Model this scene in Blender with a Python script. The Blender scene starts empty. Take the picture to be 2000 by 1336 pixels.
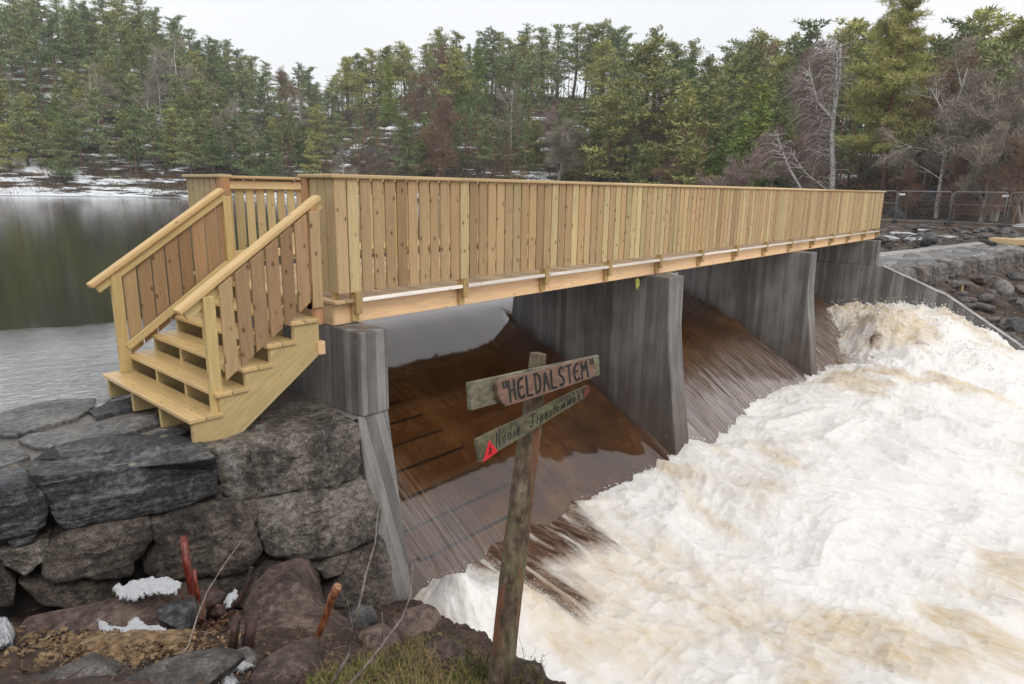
import bpy, math, random
import numpy as np
from mathutils import Vector, Matrix
random.seed(7); rng = np.random.default_rng(7)
sc = bpy.context.scene
col = sc.collection

# ------------------------------------------------------------------ camera
CX = np.array([-3.6329, -5.1599, 0.9542]); YAW, PITCH, ROLL, FL = 0.8463, -0.2246, 0.0161, 1309.9
_f = np.array([math.sin(YAW)*math.cos(PITCH), math.cos(YAW)*math.cos(PITCH), math.sin(PITCH)])
_r0 = np.array([math.cos(YAW), -math.sin(YAW), 0.0]); _u0 = np.cross(_r0, _f)
_r = math.cos(ROLL)*_r0 + math.sin(ROLL)*_u0
_u = -math.sin(ROLL)*_r0 + math.cos(ROLL)*_u0
cd = bpy.data.cameras.new('camera'); cam = bpy.data.objects.new('camera', cd); col.objects.link(cam)
M = Matrix.Identity(4)
for i in range(3):
    M[i][0] = _r[i]; M[i][1] = _u[i]; M[i][2] = -_f[i]; M[i][3] = CX[i]
cam.matrix_world = M
cd.sensor_width = 36; cd.lens = FL/2000*36; cd.clip_start = 0.05; cd.clip_end = 3000
sc.camera = cam

# ------------------------------------------------------------------ sky, sun, exposure
SUN_EL, SUN_ROT = math.radians(48), math.radians(200)
w = bpy.data.worlds.new("World"); sc.world = w; w.use_nodes = True
nt = w.node_tree; nt.nodes.clear()
wo = nt.nodes.new('ShaderNodeOutputWorld'); bg = nt.nodes.new('ShaderNodeBackground')
sky = nt.nodes.new('ShaderNodeTexSky'); sky.sky_type = 'NISHITA'; sky.sun_disc = False
sky.sun_elevation = SUN_EL; sky.sun_rotation = SUN_ROT
tc = nt.nodes.new('ShaderNodeTexCoord'); nz = nt.nodes.new('ShaderNodeTexNoise')
nz.inputs['Scale'].default_value = 1.6; nz.inputs['Detail'].default_value = 5
nt.links.new(tc.outputs['Generated'], nz.inputs['Vector'])
cr = nt.nodes.new('ShaderNodeValToRGB')
cr.color_ramp.elements[0].position = .3; cr.color_ramp.elements[0].color = (8.5, 8.7, 9.1, 1)
cr.color_ramp.elements[1].position = .7; cr.color_ramp.elements[1].color = (9.9, 9.9, 9.95, 1)
nt.links.new(nz.outputs['Fac'], cr.inputs['Fac'])
mx = nt.nodes.new('ShaderNodeMixRGB'); mx.inputs['Fac'].default_value = .93
nt.links.new(sky.outputs[0], mx.inputs[1]); nt.links.new(cr.outputs[0], mx.inputs[2])
nt.links.new(mx.outputs[0], bg.inputs['Color']); bg.inputs['Strength'].default_value = 0.1
nt.links.new(bg.outputs[0], wo.inputs['Surface'])
sd = bpy.data.lights.new('sun', 'SUN'); sun = bpy.data.objects.new('sun', sd); col.objects.link(sun)
sd.energy = 1.1; sd.angle = math.radians(25); sd.color = (1, .95, .87)
sdir = Vector((math.sin(SUN_ROT)*math.cos(SUN_EL), math.cos(SUN_ROT)*math.cos(SUN_EL), math.sin(SUN_EL)))
sun.rotation_euler = sdir.to_track_quat('Z', 'Y').to_euler()
sc.view_settings.view_transform = 'Standard'; sc.view_settings.look = 'None'
sc.view_settings.exposure = 0.2; sc.view_settings.gamma = 1
sc.cycles.use_denoising = True
sc.cycles.max_bounces = 6; sc.cycles.diffuse_bounces = 3; sc.cycles.glossy_bounces = 3
sc.cycles.caustics_reflective = False; sc.cycles.caustics_refractive = False

# ------------------------------------------------------------------ pixel helpers (where things stood in the photo -> world points)
def ray(px, py): return _f + _r*((px-1000)/FL) - _u*((py-668)/FL)
def at(px, py, d): return CX + ray(px, py)*d
def onax(px, py, ax, v):
    d = ray(px, py); i = 'xyz'.index(ax); return CX + d*((v-CX[i])/d[i])
def az_of(px):
    y = 353 + (px/1000)*16.3; d = ray(px, y); return math.atan2(d[0], d[1])
def tan_el(px, py): d = ray(px, py); return d[2]/math.hypot(d[0], d[1])

# ------------------------------------------------------------------ numpy noise
def _hash(ix, iy, iz, seed):
    h = (ix.astype(np.int64)*374761393 + iy.astype(np.int64)*668265263 + iz.astype(np.int64)*2147483647 + seed*974634777) & 0xffffffff
    h = ((h ^ (h >> 13))*1274126177) & 0xffffffff
    h = (h ^ (h >> 16)); return (h & 0xffffff)/float(0xffffff)*2-1
def vnoise(x, y, z=0.0, seed=0):
    x = np.asarray(x, float); y = np.asarray(y, float); z = np.zeros_like(x)+z
    ix, iy, iz = np.floor(x), np.floor(y), np.floor(z); fx, fy, fz = x-ix, y-iy, z-iz
    s = lambda t: t*t*t*(t*(t*6-15)+10)
    ux, uy, uz = s(fx), s(fy), s(fz); out = 0
    for dx in (0, 1):
        for dy in (0, 1):
            for dz in (0, 1):
                wgt = (ux if dx else 1-ux)*(uy if dy else 1-uy)*(uz if dz else 1-uz)
                out = out + wgt*_hash(ix+dx, iy+dy, iz+dz, seed)
    return out
def fbm(x, y, z=0.0, o=4, seed=0, ridge=False):
    x = np.asarray(x, float); y = np.asarray(y, float); z = np.asarray(z, float)
    t = 0; a = 1.0; s = 0
    for k in range(o):
        n = vnoise(x*2**k+17.3*k, y*2**k-9.1*k, z*2**k+3.7*k, seed+k)
        if ridge: n = 1-2*np.abs(n)
        t = t+a*n; s += a; a *= .5
    return t/s
def sstep(a, b, x): t = np.clip((x-a)/(b-a), 0, 1); return t*t*(3-2*t)

# ------------------------------------------------------------------ object helpers
def tag(o, label=None, cat=None, group=None, kind=None):
    if label: o['label'] = label
    if cat: o['category'] = cat
    if group: o['group'] = group
    if kind: o['kind'] = kind
    return o
def empty(name, loc, label=None, cat=None, group=None):
    o = bpy.data.objects.new(name, None); col.objects.link(o); o.location = loc
    o.empty_display_size = .1; return tag(o, label, cat, group)
def mesh_np(name, V, F, mats, parent=None, smooth=False, attr=None):
    """V world coords; stored relative to the parent's location"""
    V = np.asarray(V, float)
    if parent is not None: V = V-np.array(parent.location)
    me = bpy.data.meshes.new(name)
    if isinstance(F, np.ndarray):
        k = F.shape[1]; me.vertices.add(len(V)); me.vertices.foreach_set('co', V.ravel())
        me.loops.add(F.size); me.loops.foreach_set('vertex_index', F.ravel().astype(np.int32))
        me.polygons.add(len(F)); me.polygons.foreach_set('loop_start', np.arange(0, F.size, k, dtype=np.int32))
        me.polygons.foreach_set('loop_total', np.full(len(F), k, dtype=np.int32)); me.update(calc_edges=True)
    else:
        me.from_pydata([tuple(v) for v in V], [], F)
    if attr is not None:
        for an, arr in attr.items():
            a = me.attributes.new(an, 'FLOAT', 'POINT'); a.data.foreach_set('value', np.asarray(arr, dtype=np.float32))
    me.materials.append(mats)
    if smooth: me.polygons.foreach_set('use_smooth', np.ones(len(me.polygons), bool))
    o = bpy.data.objects.new(name, me); col.objects.link(o)
    if parent is not None: o.parent = parent
    return o
def copy_tree(o, parent=None):
    c = o.copy(); col.objects.link(c); c.parent = parent
    for ch in list(o.children): copy_tree(ch, c)
    return c
class MB:
    def __init__(s): s.V = []; s.F = []
    def add(s, V, F):
        n = len(s.V); s.V += [tuple(map(float, v)) for v in V]; s.F += [tuple(i+n for i in f) for f in F]
    def box(s, x0, x1, y0, y1, z0, z1, b=0.0):
        s.hexa([(x0,y0,z0),(x1,y0,z0),(x1,y1,z0),(x0,y1,z0),(x0,y0,z1),(x1,y0,z1),(x1,y1,z1),(x0,y1,z1)])
    def hexa(s, P): s.add(P, [(0,3,2,1),(4,5,6,7),(0,1,5,4),(1,2,6,5),(2,3,7,6),(3,0,4,7)])
    def bar(s, A, B, wv, hv):
        """beam from A to B with half-width vector wv and half-height vector hv"""
        A, B, wv, hv = [np.array(q, float) for q in (A, B, wv, hv)]
        s.hexa([A-wv-hv, B-wv-hv, B+wv-hv, A+wv-hv, A-wv+hv, B-wv+hv, B+wv+hv, A+wv+hv])
    def prism(s, poly, ext):
        """planar polygon (3D points) extruded by a vector"""
        P = [np.array(p, float) for p in poly]; n = len(P); e = np.array(ext, float)
        s.add(P+[p+e for p in P], [tuple(range(n))[::-1], tuple(range(n, 2*n))]+[(i, (i+1) % n, n+(i+1) % n, n+i) for i in range(n)])
    def tube(s, pts, rad, n=8, cap=True, wob=0.0):
        pts = [np.array(p, float) for p in pts]; R = rad if hasattr(rad, '__len__') else [rad]*len(pts)
        base = len(s.V); ref = np.array([.13, .21, .97])
        for i, p in enumerate(pts):
            t = pts[min(i+1, len(pts)-1)]-pts[max(i-1, 0)]; t = t/(np.linalg.norm(t)+1e-9)
            if abs(t@ref) > .95: ref = np.array([.9, .3, .1])
            a = np.cross(t, ref); a /= np.linalg.norm(a); b = np.cross(t, a)
            for k in range(n):
                th = 2*math.pi*k/n; rr = R[i]*(1+wob*(random.random()-.5))
                s.V.append(tuple(p+a*math.cos(th)*rr+b*math.sin(th)*rr))
        for i in range(len(pts)-1):
            for k in range(n):
                q = base+i*n; s.F.append((q+k, q+(k+1) % n, q+n+(k+1) % n, q+n+k))
        if cap: s.F.append(tuple(base+k for k in range(n))[::-1]); s.F.append(tuple(base+(len(pts)-1)*n+k for k in range(n)))
    def build(s, name, m, parent=None, bevel=0.0, smooth=False, seg=2):
        o = mesh_np(name, s.V, s.F, m, parent, smooth)
        if bevel:
            bm = o.modifiers.new('b', 'BEVEL'); bm.width = bevel; bm.segments = seg; bm.limit_method = 'ANGLE'; bm.angle_limit = math.radians(40)
        return o

# ------------------------------------------------------------------ material helpers
class T:
    def __init__(s, name):
        s.m = bpy.data.materials.new(name); s.m.use_nodes = True; s.t = s.m.node_tree; s.t.nodes.clear()
        s.out = s.n('ShaderNodeOutputMaterial'); s.p = s.n('ShaderNodeBsdfPrincipled')
        s.l(s.p.outputs[0], s.out.inputs['Surface'])
    def n(s, ty, **kw):
        nd = s.t.nodes.new(ty)
        for k, v in kw.items(): setattr(nd, k, v)
        return nd
    def l(s, a, b): s.t.links.new(a, b)
    def inp(s, nd, key, v):
        i = nd.inputs[key]
        if isinstance(v, bpy.types.NodeSocket): s.l(v, i)
        else: i.default_value = v
    def coord(s, sc=(1, 1, 1), rot=(0, 0, 0), src=None):
        c = src or s.n('ShaderNodeTexCoord').outputs['Object']
        m = s.n('ShaderNodeMapping'); s.l(c, m.inputs[0]); m.inputs['Scale'].default_value = sc; m.inputs['Rotation'].default_value = rot
        return m.outputs[0]
    def noise(s, vec, scale, det=4, rough=.55, dist=0, out='Fac'):
        nd = s.n('ShaderNodeTexNoise'); s.l(vec, nd.inputs['Vector']); nd.inputs['Scale'].default_value = scale
        nd.inputs['Detail'].default_value = det; nd.inputs['Roughness'].default_value = rough; nd.inputs['Distortion'].default_value = dist
        return nd.outputs[out]
    def voro(s, vec, scale, feat='F1', rnd=1, out='Distance'):
        nd = s.n('ShaderNodeTexVoronoi', feature=feat); s.l(vec, nd.inputs['Vector']); nd.inputs['Scale'].default_value = scale
        nd.inputs['Randomness'].default_value = rnd; return nd.outputs[out]
    def ramp(s, f, stops, interp='LINEAR'):
        nd = s.n('ShaderNodeValToRGB'); s.l(f, nd.inputs[0]); cr = nd.color_ramp; cr.interpolation = interp
        while len(cr.elements) < len(stops): cr.elements.new(.5)
        for e, (p, c) in zip(cr.elements, stops):
            e.position = p; e.color = (c, c, c, 1) if not hasattr(c, '__len__') else (*c, 1)
        return nd.outputs[0]
    def mix(s, f, a, b, mode='MIX'):
        nd = s.n('ShaderNodeMixRGB', blend_type=mode); s.inp(nd, 0, f)
        for k, v in ((1, a), (2, b)):
            if hasattr(v, '__len__') and not isinstance(v, bpy.types.NodeSocket): v = (*v, 1) if len(v) == 3 else v
            s.inp(nd, k, v)
        return nd.outputs[0]
    def math(s, op, a, b=0.0, c=None, clamp=False):
        nd = s.n('ShaderNodeMath', operation=op, use_clamp=clamp); s.inp(nd, 0, a); s.inp(nd, 1, b)
        if c is not None: s.inp(nd, 2, c)
        return nd.outputs[0]
    def bump(s, h, strength=.3, dist=.01):
        nd = s.n('ShaderNodeBump'); s.l(h, nd.inputs['Height']); nd.inputs['Strength'].default_value = strength
        nd.inputs['Distance'].default_value = dist; s.l(nd.outputs[0], s.p.inputs['Normal']); return nd
    def set(s, **kw):
        names = dict(color='Base Color', rough='Roughness', spec='Specular IOR Level', ior='IOR', coat='Coat Weight', metal='Metallic', coatr='Coat Roughness')
        for k, v in kw.items():
            if k == 'color' and hasattr(v, '__len__') and not isinstance(v, bpy.types.NodeSocket): v = (*v, 1)
            s.inp(s.p, names[k], v)
        return s.m
    def xyz(s, src=None):
        nd = s.n('ShaderNodeSeparateXYZ'); s.l(src or s.n('ShaderNodeTexCoord').outputs['Object'], nd.inputs[0]); return nd.outputs
    def attr(s, name): nd = s.n('ShaderNodeAttribute', attribute_name=name); return nd.outputs['Fac']

def wood(name, A, B, C=None, axis=2, rot=(0, 0, 0), knots=.055, rough=.62, grain=1.0, wet=0.0):
    t = T(name); geo = t.n('ShaderNodeNewGeometry'); rnd = geo.outputs['Random Per Island']
    oc = t.n('ShaderNodeTexCoord').outputs['Object']
    mp = t.n('ShaderNodeMapping'); t.l(oc, mp.inputs[0]); mp.inputs['Rotation'].default_value = rot
    off = t.n('ShaderNodeVectorMath', operation='MULTIPLY_ADD'); t.l(mp.outputs[0], off.inputs[0]); off.inputs[1].default_value = (1, 1, 1)
    cmb = t.n('ShaderNodeCombineXYZ')
    for i, k in enumerate((13.7, 29.1, 7.3)): t.l(t.math('MULTIPLY', rnd, k), cmb.inputs[i])
    t.l(cmb.outputs[0], off.inputs[2]); v = off.outputs[0]
    s1 = [1, 1, 1]; s1[axis] = .05; s2 = [1, 1, 1]; s2[axis] = .62
    g1 = t.noise(t.coord(tuple(s1), src=v), 42, 4, .6, .3)
    g0 = t.noise(t.coord(tuple(s1), src=v), 9, 2, .5, .2)
    rings = t.math('SINE', t.math('MULTIPLY', g0, 95))
    kd = t.voro(t.coord(tuple(s2), src=v), 10.5)
    kn = t.ramp(kd, [(0, 1), (knots, 1), (knots*2.1, 0)])
    halo = t.ramp(kd, [(0, 1), (knots*3.4, 0)])
    big = t.noise(v, 2.2, 3)
    c = t.mix(t.ramp(rnd, [(0, 0), (.5, .35), (1, 1)]), A, B)
    if C is not None:
        r2 = t.math('FRACT', t.math('MULTIPLY', rnd, 7.77)); c = t.mix(t.ramp(r2, [(.55, 0), (.8, .8)]), c, C)
    br = t.math('ADD', t.math('MULTIPLY', g1, .55*grain), .72-.0*grain)
    br = t.math('ADD', br, t.math('MULTIPLY', rings, .055*grain)); br = t.math('ADD', br, t.math('MULTIPLY', big, .22))
    r3 = t.math('FRACT', t.math('MULTIPLY', rnd, 3.33)); br = t.math('MULTIPLY', br, t.math('ADD', t.math('MULTIPLY', r3, .36), .76))
    cb = t.n('ShaderNodeCombineColor')
    for i in range(3): t.l(br, cb.inputs[i])
    c = t.mix(1.0, c, cb.outputs[0], 'MULTIPLY')
    c = t.mix(t.math('MULTIPLY', halo, .45), c, (A[0]*.45, A[1]*.36, A[2]*.25)); c = t.mix(t.math('MULTIPLY', kn, .72), c, (.075, .035, .015))
    t.bump(g1, .25, .003)
    return t.set(color=c, rough=rough, spec=.35 if not wet else .5, coat=wet, coatr=.25)

W_BOARD = wood('board_pine', (.335, .215, .108), (.44, .31, .162), (.43, .345, .18), axis=2, knots=.078, grain=1.3)
W_BOARDG = wood('board_pine_pale', (.46, .37, .19), (.48, .36, .19), (.38, .26, .14), axis=2, knots=.065, grain=1.2)
W_STAIRB = wood('stair_board_pine', (.33, .20, .105), (.38, .245, .13), (.38, .27, .14), axis=2, knots=.08)
W_CAPX = wood('cap_pine', (.56, .40, .21), (.60, .45, .25), axis=0, knots=.05)
W_CAPY = wood('cap_pine_short', (.56, .42, .22), (.55, .43, .24), axis=1, knots=.04)
W_BEAM = wood('glulam_beam', (.66, .42, .24), (.70, .47, .27), axis=0, knots=.05)
W_EDGE = wood('deck_edge_wet_sheen', (.74, .68, .60), (.80, .76, .70), axis=0, rough=.3, wet=.5)  # wet wood; light reflected off the deck is put into its pale colour
W_DECK = wood('deck_pine', (.52, .38, .22), (.46, .31, .17), axis=1, knots=.04)
W_TREAD = wood('tread_pine', (.50, .34, .15), (.54, .385, .18), axis=1, knots=.06, rough=.4, wet=.35)
SL = math.atan2(.163, .23)
W_SLOPE = wood('handrail_pine', (.56, .38, .175), (.60, .43, .215), axis=0, rot=(0, SL, 0), knots=.05)
W_SLOPEG = wood('stringer_pine', (.42, .32, .15), (.46, .345, .165), axis=0, rot=(0, SL, 0), knots=.03, grain=1.3)
W_POST = wood('post_pine', (.47, .36, .16), (.45, .30, .13), axis=2)
W_POSTR = wood('post_pine_brown', (.36, .19, .09), (.38, .21, .1), axis=2, knots=.07)

def concrete(name, dark=1.0):
    t = T(name); X = t.xyz(); s = t.math('ADD', X[0], X[1]); z = X[2]
    bi = t.math('FLOOR', t.math('DIVIDE', t.math('ADD', s, 40), .102)); wn = t.n('ShaderNodeTexWhiteNoise', noise_dimensions='1D'); t.l(bi, wn.inputs['W'])
    fr = t.math('FRACT', t.math('DIVIDE', t.math('ADD', s, 40), .102)); seam = t.ramp(fr, [(0, 1), (.06, 0), (.94, 0), (1, 1)])
    v = t.coord((1, 1, .12)); st = t.noise(v, 9, 5, .6); st2 = t.noise(t.coord(), 1.6, 5, .6); fine = t.noise(t.coord((1, 1, .3)), 70, 4, .7)
    b = t.math('ADD', t.math('MULTIPLY', st, .75), t.math('MULTIPLY', st2, .65)); b = t.math('ADD', b, t.math('MULTIPLY', wn.outputs[0], .28))
    b = t.math('ADD', b, t.math('MULTIPLY', fine, .25)); b = t.math('SUBTRACT', b, t.math('MULTIPLY', seam, .22)); b = t.math('MULTIPLY', b, .86)
    c = t.ramp(b, [(.45, (.06*dark, .058*dark, .057*dark)), (.75, (.14*dark, .133*dark, .127*dark)), (1.0, (.27*dark, .26*dark, .25*dark))])
    low = t.math('MULTIPLY', t.ramp(t.math('ADD', t.math('MULTIPLY', z, -.25), t.math('MULTIPLY', t.noise(t.coord((1, 1, .15)), 3, 4), .5)), [(.62, 0), (1.05, 1)]), .75)
    c = t.mix(low, c, (.085, .055, .038))
    spot = t.ramp(t.voro(t.coord(), 2.2), [(0, 1), (.035, 1), (.06, 0)]); c = t.mix(t.math('MULTIPLY', spot, .4), c, (.28, .27, .26))
    vv = t.ramp(t.voro(t.coord((1, 1, .6)), 5.5), [(0, 1), (.02, 1), (.035, 0)]); c = t.mix(t.math('MULTIPLY', vv, .7), c, (.02, .02, .02))
    h = t.math('SUBTRACT', t.math('ADD', t.math('MULTIPLY', fine, .3), t.math('MULTIPLY', wn.outputs[0], .5)), t.math('MULTIPLY', seam, .8)); t.bump(h, .45, .006)
    return t.set(color=c, rough=.5, spec=.45)
CONC = concrete('board_marked_concrete'); CONC_TOP = concrete('smooth_concrete', 1.9)

def rockmat(name, c0, c1, c2, sc=1.0, speck=.0, lich=0.0, layered=False, rough=.55, lime=0.0):
    t = T(name); o = t.coord((1, 1, 1)); lv = t.coord((1, 1, 7)) if layered else o
    a = t.noise(lv, 2.5*sc, 8, .65, .4); b = t.noise(o, 22*sc, 6, .7); f = t.noise(o, 150*sc, 3, .6)
    m = t.math('ADD', t.math('MULTIPLY', a, .42), t.math('ADD', t.math('MULTIPLY', b, .40), t.math('MULTIPLY', f, .18)))
    c = t.ramp(m, [(.43, c0), (.5, c1), (.575, c2)])
    if speck:
        vs = t.voro(o, 210, out='Color'); sx = t.n('ShaderNodeSeparateColor'); t.l(vs, sx.inputs[0])
        c = t.mix(t.math('MULTIPLY', t.ramp(sx.outputs[0], [(.66, 0), (.85, 1)]), t.math('MULTIPLY', t.ramp(a, [(.42, .15), (.6, 1)]), speck)), c, (.34, .30, .26)); c = t.mix(t.math('MULTIPLY', t.ramp(sx.outputs[1], [(.75, 0), (.85, 1)]), .6), c, (.018, .016, .015))
    if lime:
        dr = t.ramp(t.noise(t.coord((1, 1, .13)), 5.5, 5, .6), [(.55, 0), (.68, 1)]); dr = t.math('MULTIPLY', dr, t.ramp(b, [(.4, .2), (.6, 1)])); c = t.mix(t.math('MULTIPLY', dr, lime), c, (.36, .34, .33))
    if lich:
        ld = t.voro(t.mix(.06, o, t.noise(o, 12, 3, out='Color'), 'ADD'), 4.3); lm = t.ramp(ld, [(0, 1), (.10, 1), (.14, 0)]); lm = t.math('MULTIPLY', lm, t.ramp(b, [(.42, 0), (.55, 1)]))
        c = t.mix(t.math('MULTIPLY', lm, lich), c, (.33, .36, .23))
    moss = t.ramp(t.noise(o, 4, 5, .6), [(.6, 0), (.75, .4)]); c = t.mix(moss, c, (.07, .07, .03))
    h = t.math('ADD', t.math('MULTIPLY', a, 1.2), t.math('ADD', t.math('MULTIPLY', b, .7), t.math('MULTIPLY', f, .2))); t.bump(h, 1.0, .045)
    return t.set(color=c, rough=rough, spec=.5)
GRAN = rockmat('granite', (.022, .018, .015), (.12, .10, .08), (.36, .32, .28), speck=.8, lime=.8)
GRAN2 = rockmat('granite_dark', (.014, .011, .010), (.075, .058, .046), (.22, .18, .15), speck=.5, lime=.35, lich=.3)
SLATE = rockmat('slate', (.011, .0115, .013), (.05, .052, .058), (.19, .19, .20), layered=True, lich=.9, rough=.36)
SLABT = rockmat('wet_slab', (.06, .06, .062), (.17, .167, .165), (.30, .29, .28), layered=False, rough=.24)
RROCK = rockmat('brown_rock', (.025, .015, .012), (.095, .06, .048), (.22, .155, .125), sc=.8, lich=.15, rough=.45)
GREYR = rockmat('grey_rock', (.035, .03, .028), (.11, .098, .09), (.26, .235, .215), sc=.5, lich=.3)
DARKR = rockmat('dark_rock', (.018, .018, .02), (.055, .053, .053), (.13, .125, .12), sc=.35)

def stone_obj(name, outline, bulge, back, mat, parent=None, seed=0, rough=.03, tip=None, n=110, rings=30, freq=3.0):
    """outline: 3D points roughly planar; front bulges towards the viewer side, sides run 'back' (vector)"""
    P = np.array(outline, float); back = np.array(back, float)
    # resample
    d = np.r_[0, np.cumsum(np.linalg.norm(np.roll(P, -1, 0)-P, axis=1))]; Pc = np.vstack([P, P[:1]])
    u = np.linspace(0, d[-1], n, endpoint=False); R = np.stack([np.interp(u, d, Pc[:, k]) for k in range(3)], 1)
    
    c = R.mean(0); bn = back/np.linalg.norm(back); V = [c-bn*bulge]; F = []
    for k in range(1, rings+1):
        t = k/rings; rr = c+(R-c)*t; off = -bulge*(1-t**9)
        V += list(rr+bn*off)
    steps = 7
    for k in range(1, steps+1): V += list(R*(1-.00*k)+(c-R)*.03*(k/steps)+back*(k/steps))
    V.append(c+back)
    V = np.array(V)
    for k in range(n): F.append((0, 1+(k+1) % n, 1+k))
    tot = rings+steps
    for r in range(tot-1):
        for k in range(n):
            a = 1+r*n; F.append((a+k, a+(k+1) % n, a+n+(k+1) % n, a+n+k))
    a = 1+(tot-1)*n
    for k in range(n): F.append((a+k, a+(k+1) % n, len(V)-1))
    q = V*freq+seed*11.3
    dis = fbm(q[:, 0], q[:, 1], q[:, 2], 5, seed)+.5*fbm(q[:, 0]*.6, q[:, 1]*.6, q[:, 2]*.6, 3, seed+9, True)
    dv = V-(c+back*.4); dv /= np.linalg.norm(dv, axis=1)[:, None]+1e-6
    V = V+dv*((dis+.35*fbm(q[:, 0]*4, q[:, 1]*4, q[:, 2]*4, 3, seed+5, True))*rough)[:, None]
    return mesh_np(name, V, F, mat, parent, smooth=True)

def ico(sub):
    import bmesh
    bm = bmesh.new(); bmesh.ops.create_icosphere(bm, subdivisions=sub, radius=1)
    V = np.array([v.co[:] for v in bm.verts]); F = np.array([[v.index for v in f.verts] for f in bm.faces]); bm.free(); return V, F
ICO = {k: ico(k) for k in (1, 2, 4, 5)}
def rock_verts(c, dims, seed, sub=4, rough=.25, rotz=0.0, facet=.5, tilt=0.0):
    V, F = ICO[sub]; V = V.copy(); r_ = np.random.default_rng(seed)
    for _ in range(int(9*facet)+3):      # planar cuts give broken faces
        nrm = r_.normal(size=3); nrm /= np.linalg.norm(nrm); dd = r_.uniform(.62, .9); s = V@nrm; m = s > dd; V[m] -= np.outer(s[m]-dd, nrm)*.9
    q = V*1.3+seed*7.1; V *= (1+rough*.5*fbm(q[:, 0], q[:, 1], q[:, 2], 5, seed))[:, None]
    V = V*np.array(dims)
    cx, sx = math.cos(tilt), math.sin(tilt); V = V@np.array([[cx, 0, sx], [0, 1, 0], [-sx, 0, cx]]).T
    cz, sz = math.cos(rotz), math.sin(rotz); V = V@np.array([[cz, -sz, 0], [sz, cz, 0], [0, 0, 1]]).T
    return V+np.array(c), F
def rock(name, c, dims, seed, mat, label=None, cat='rock', group=None, **k):
    V, F = rock_verts(c, dims, seed, **k); o = mesh_np(name, V, F, mat, smooth=True)
    if label: tag(o, label, cat, group)
    return o

# ================================================================== TERRAIN FUNCTION
TAB = np.array([
 [-2500, 130, 230, -90, 12.8], [-1500, 130, 225, -70, 12.8], [-200, 130, 210, -45, 12.8], [0, 125, 200, -22, 12.8], [150, 122, 200, -16, 12.8], [280, 120, 196, -4, 12.8],
 [350, 118, 196, 40, 12.8], [450, 116, 200, 90, 12.8], [540, 115, 210, 126, 11.4], [600, 113, 222, 134, 11.4], [645, 112, 225, 160, 11.4], [690, 110, 195, 112, 12.8],
 [740, 108, 176, 90, 12.8], [850, 105, 170, 72, 12.8], [950, 100, 165, 74, 12.8], [1080, 98, 160, 62, 14.2], [1200, 95, 155, 66, 14.2], [1330, 90, 150, 92, 14.2],
 [1400, 85, 145, 104, 14.2], [1480, 80, 138, 92, 15.6], [1560, 75, 132, 70, 15.6], [1650, 68, 126, 70, 15.6], [1780, 62, 122, 88, 15.6], [1850, 60, 120, 90, 15.6],
 [1950, 60, 120, 85, 15.6], [2100, 60, 120, 80, 15.6], [3500, 60, 125, 60, 15.6], [4500, 60, 130, 60, 15.6]])
_az = np.array([az_of(p) for p in TAB[:, 0]])
def prof(px):
    return [np.interp(px, TAB[:, 0], TAB[:, k]) for k in (1, 2, 3, 4)]
AZ_PX = np.arange(-2500, 4501, 10.0); AZ_A = np.array([az_of(p) for p in AZ_PX])
def px_of_az(a): return np.interp(a, AZ_A, AZ_PX)
def crest_z(px):
    rs, rc, yt, th = prof(px)
    te = np.array([tan_el(p, y) for p, y in zip(np.atleast_1d(px), np.atleast_1d(yt))])
    return CX[2]+rc*te-th
CZ = crest_z(AZ_PX)
def near_land(x, y):
    """right bank below the dam, the quay terrace and the flat up to the fence"""
    u = x-17.5; yq = -.55-.155*np.clip(u, 0, 30); n = fbm(x*.35, y*.35, 0, 4, 31); n2 = fbm(x*1.4, y*1.4, 0, 4, 33)
    top = -1.45+.10*n2+.012*np.clip(u-8, 0, 40)+.3*n*sstep(6, 14, u)
    slope = -1.75+.42*np.clip(y-yq, -9, 0)+.02*u+.3*n+.2*n2
    z = np.where(y > yq+.35, top, np.minimum(top-.25, slope)); z = np.maximum(z, -4.2)
    shore = 4.2+(x-17.5)*.62
    z = z-3.0*sstep(0, 3.0, y-shore)*sstep(75, 45, u)
    return z
def terrain(x, y):
    dx, dy = x-CX[0], y-CX[1]; r = np.hypot(dx, dy); px = px_of_az(np.arctan2(dx, dy))
    rs, rc, yt, th = prof(px); cz = np.interp(px, AZ_PX, CZ)
    t = (r-rs)/(rc-rs); tt = np.clip(t, 0, 1)
    n = fbm(x*.045, y*.045, 0, 4, 3); n2 = fbm(x*.16, y*.16, 0, 4, 5, True); n3 = fbm(x*.7, y*.7, 0, 3, 8)
    z0 = np.where(px > 1700, -.75, -1.0)
    up = z0+(cz-z0)*tt**.9+(3.2*n*np.sin(np.pi*tt)+1.5*n2*sstep(0, .12, tt)*(1-.5*tt)+.25*n3)*sstep(-.01, .06, t)
    up = up+.35*sstep(0, .012, t)*(1+.8*n3)
    up = up-np.clip(r-rc, 0, 500)*.12
    under = -1.0+(r-rs)*.35; under = np.maximum(under, -4.5)
    land = near_land(x, y)
    land = land+(z0-.1+.2*n3-land)*sstep(46, 58, r)
    isl = sstep(1640, 1700, px)
    low = under*(1-isl)+land*isl
    z = np.where(t > 0, up, low)
    z = np.where((x < 17.56), np.where(t > 0, z, np.minimum(z, -4.3)), z)
    return z

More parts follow.
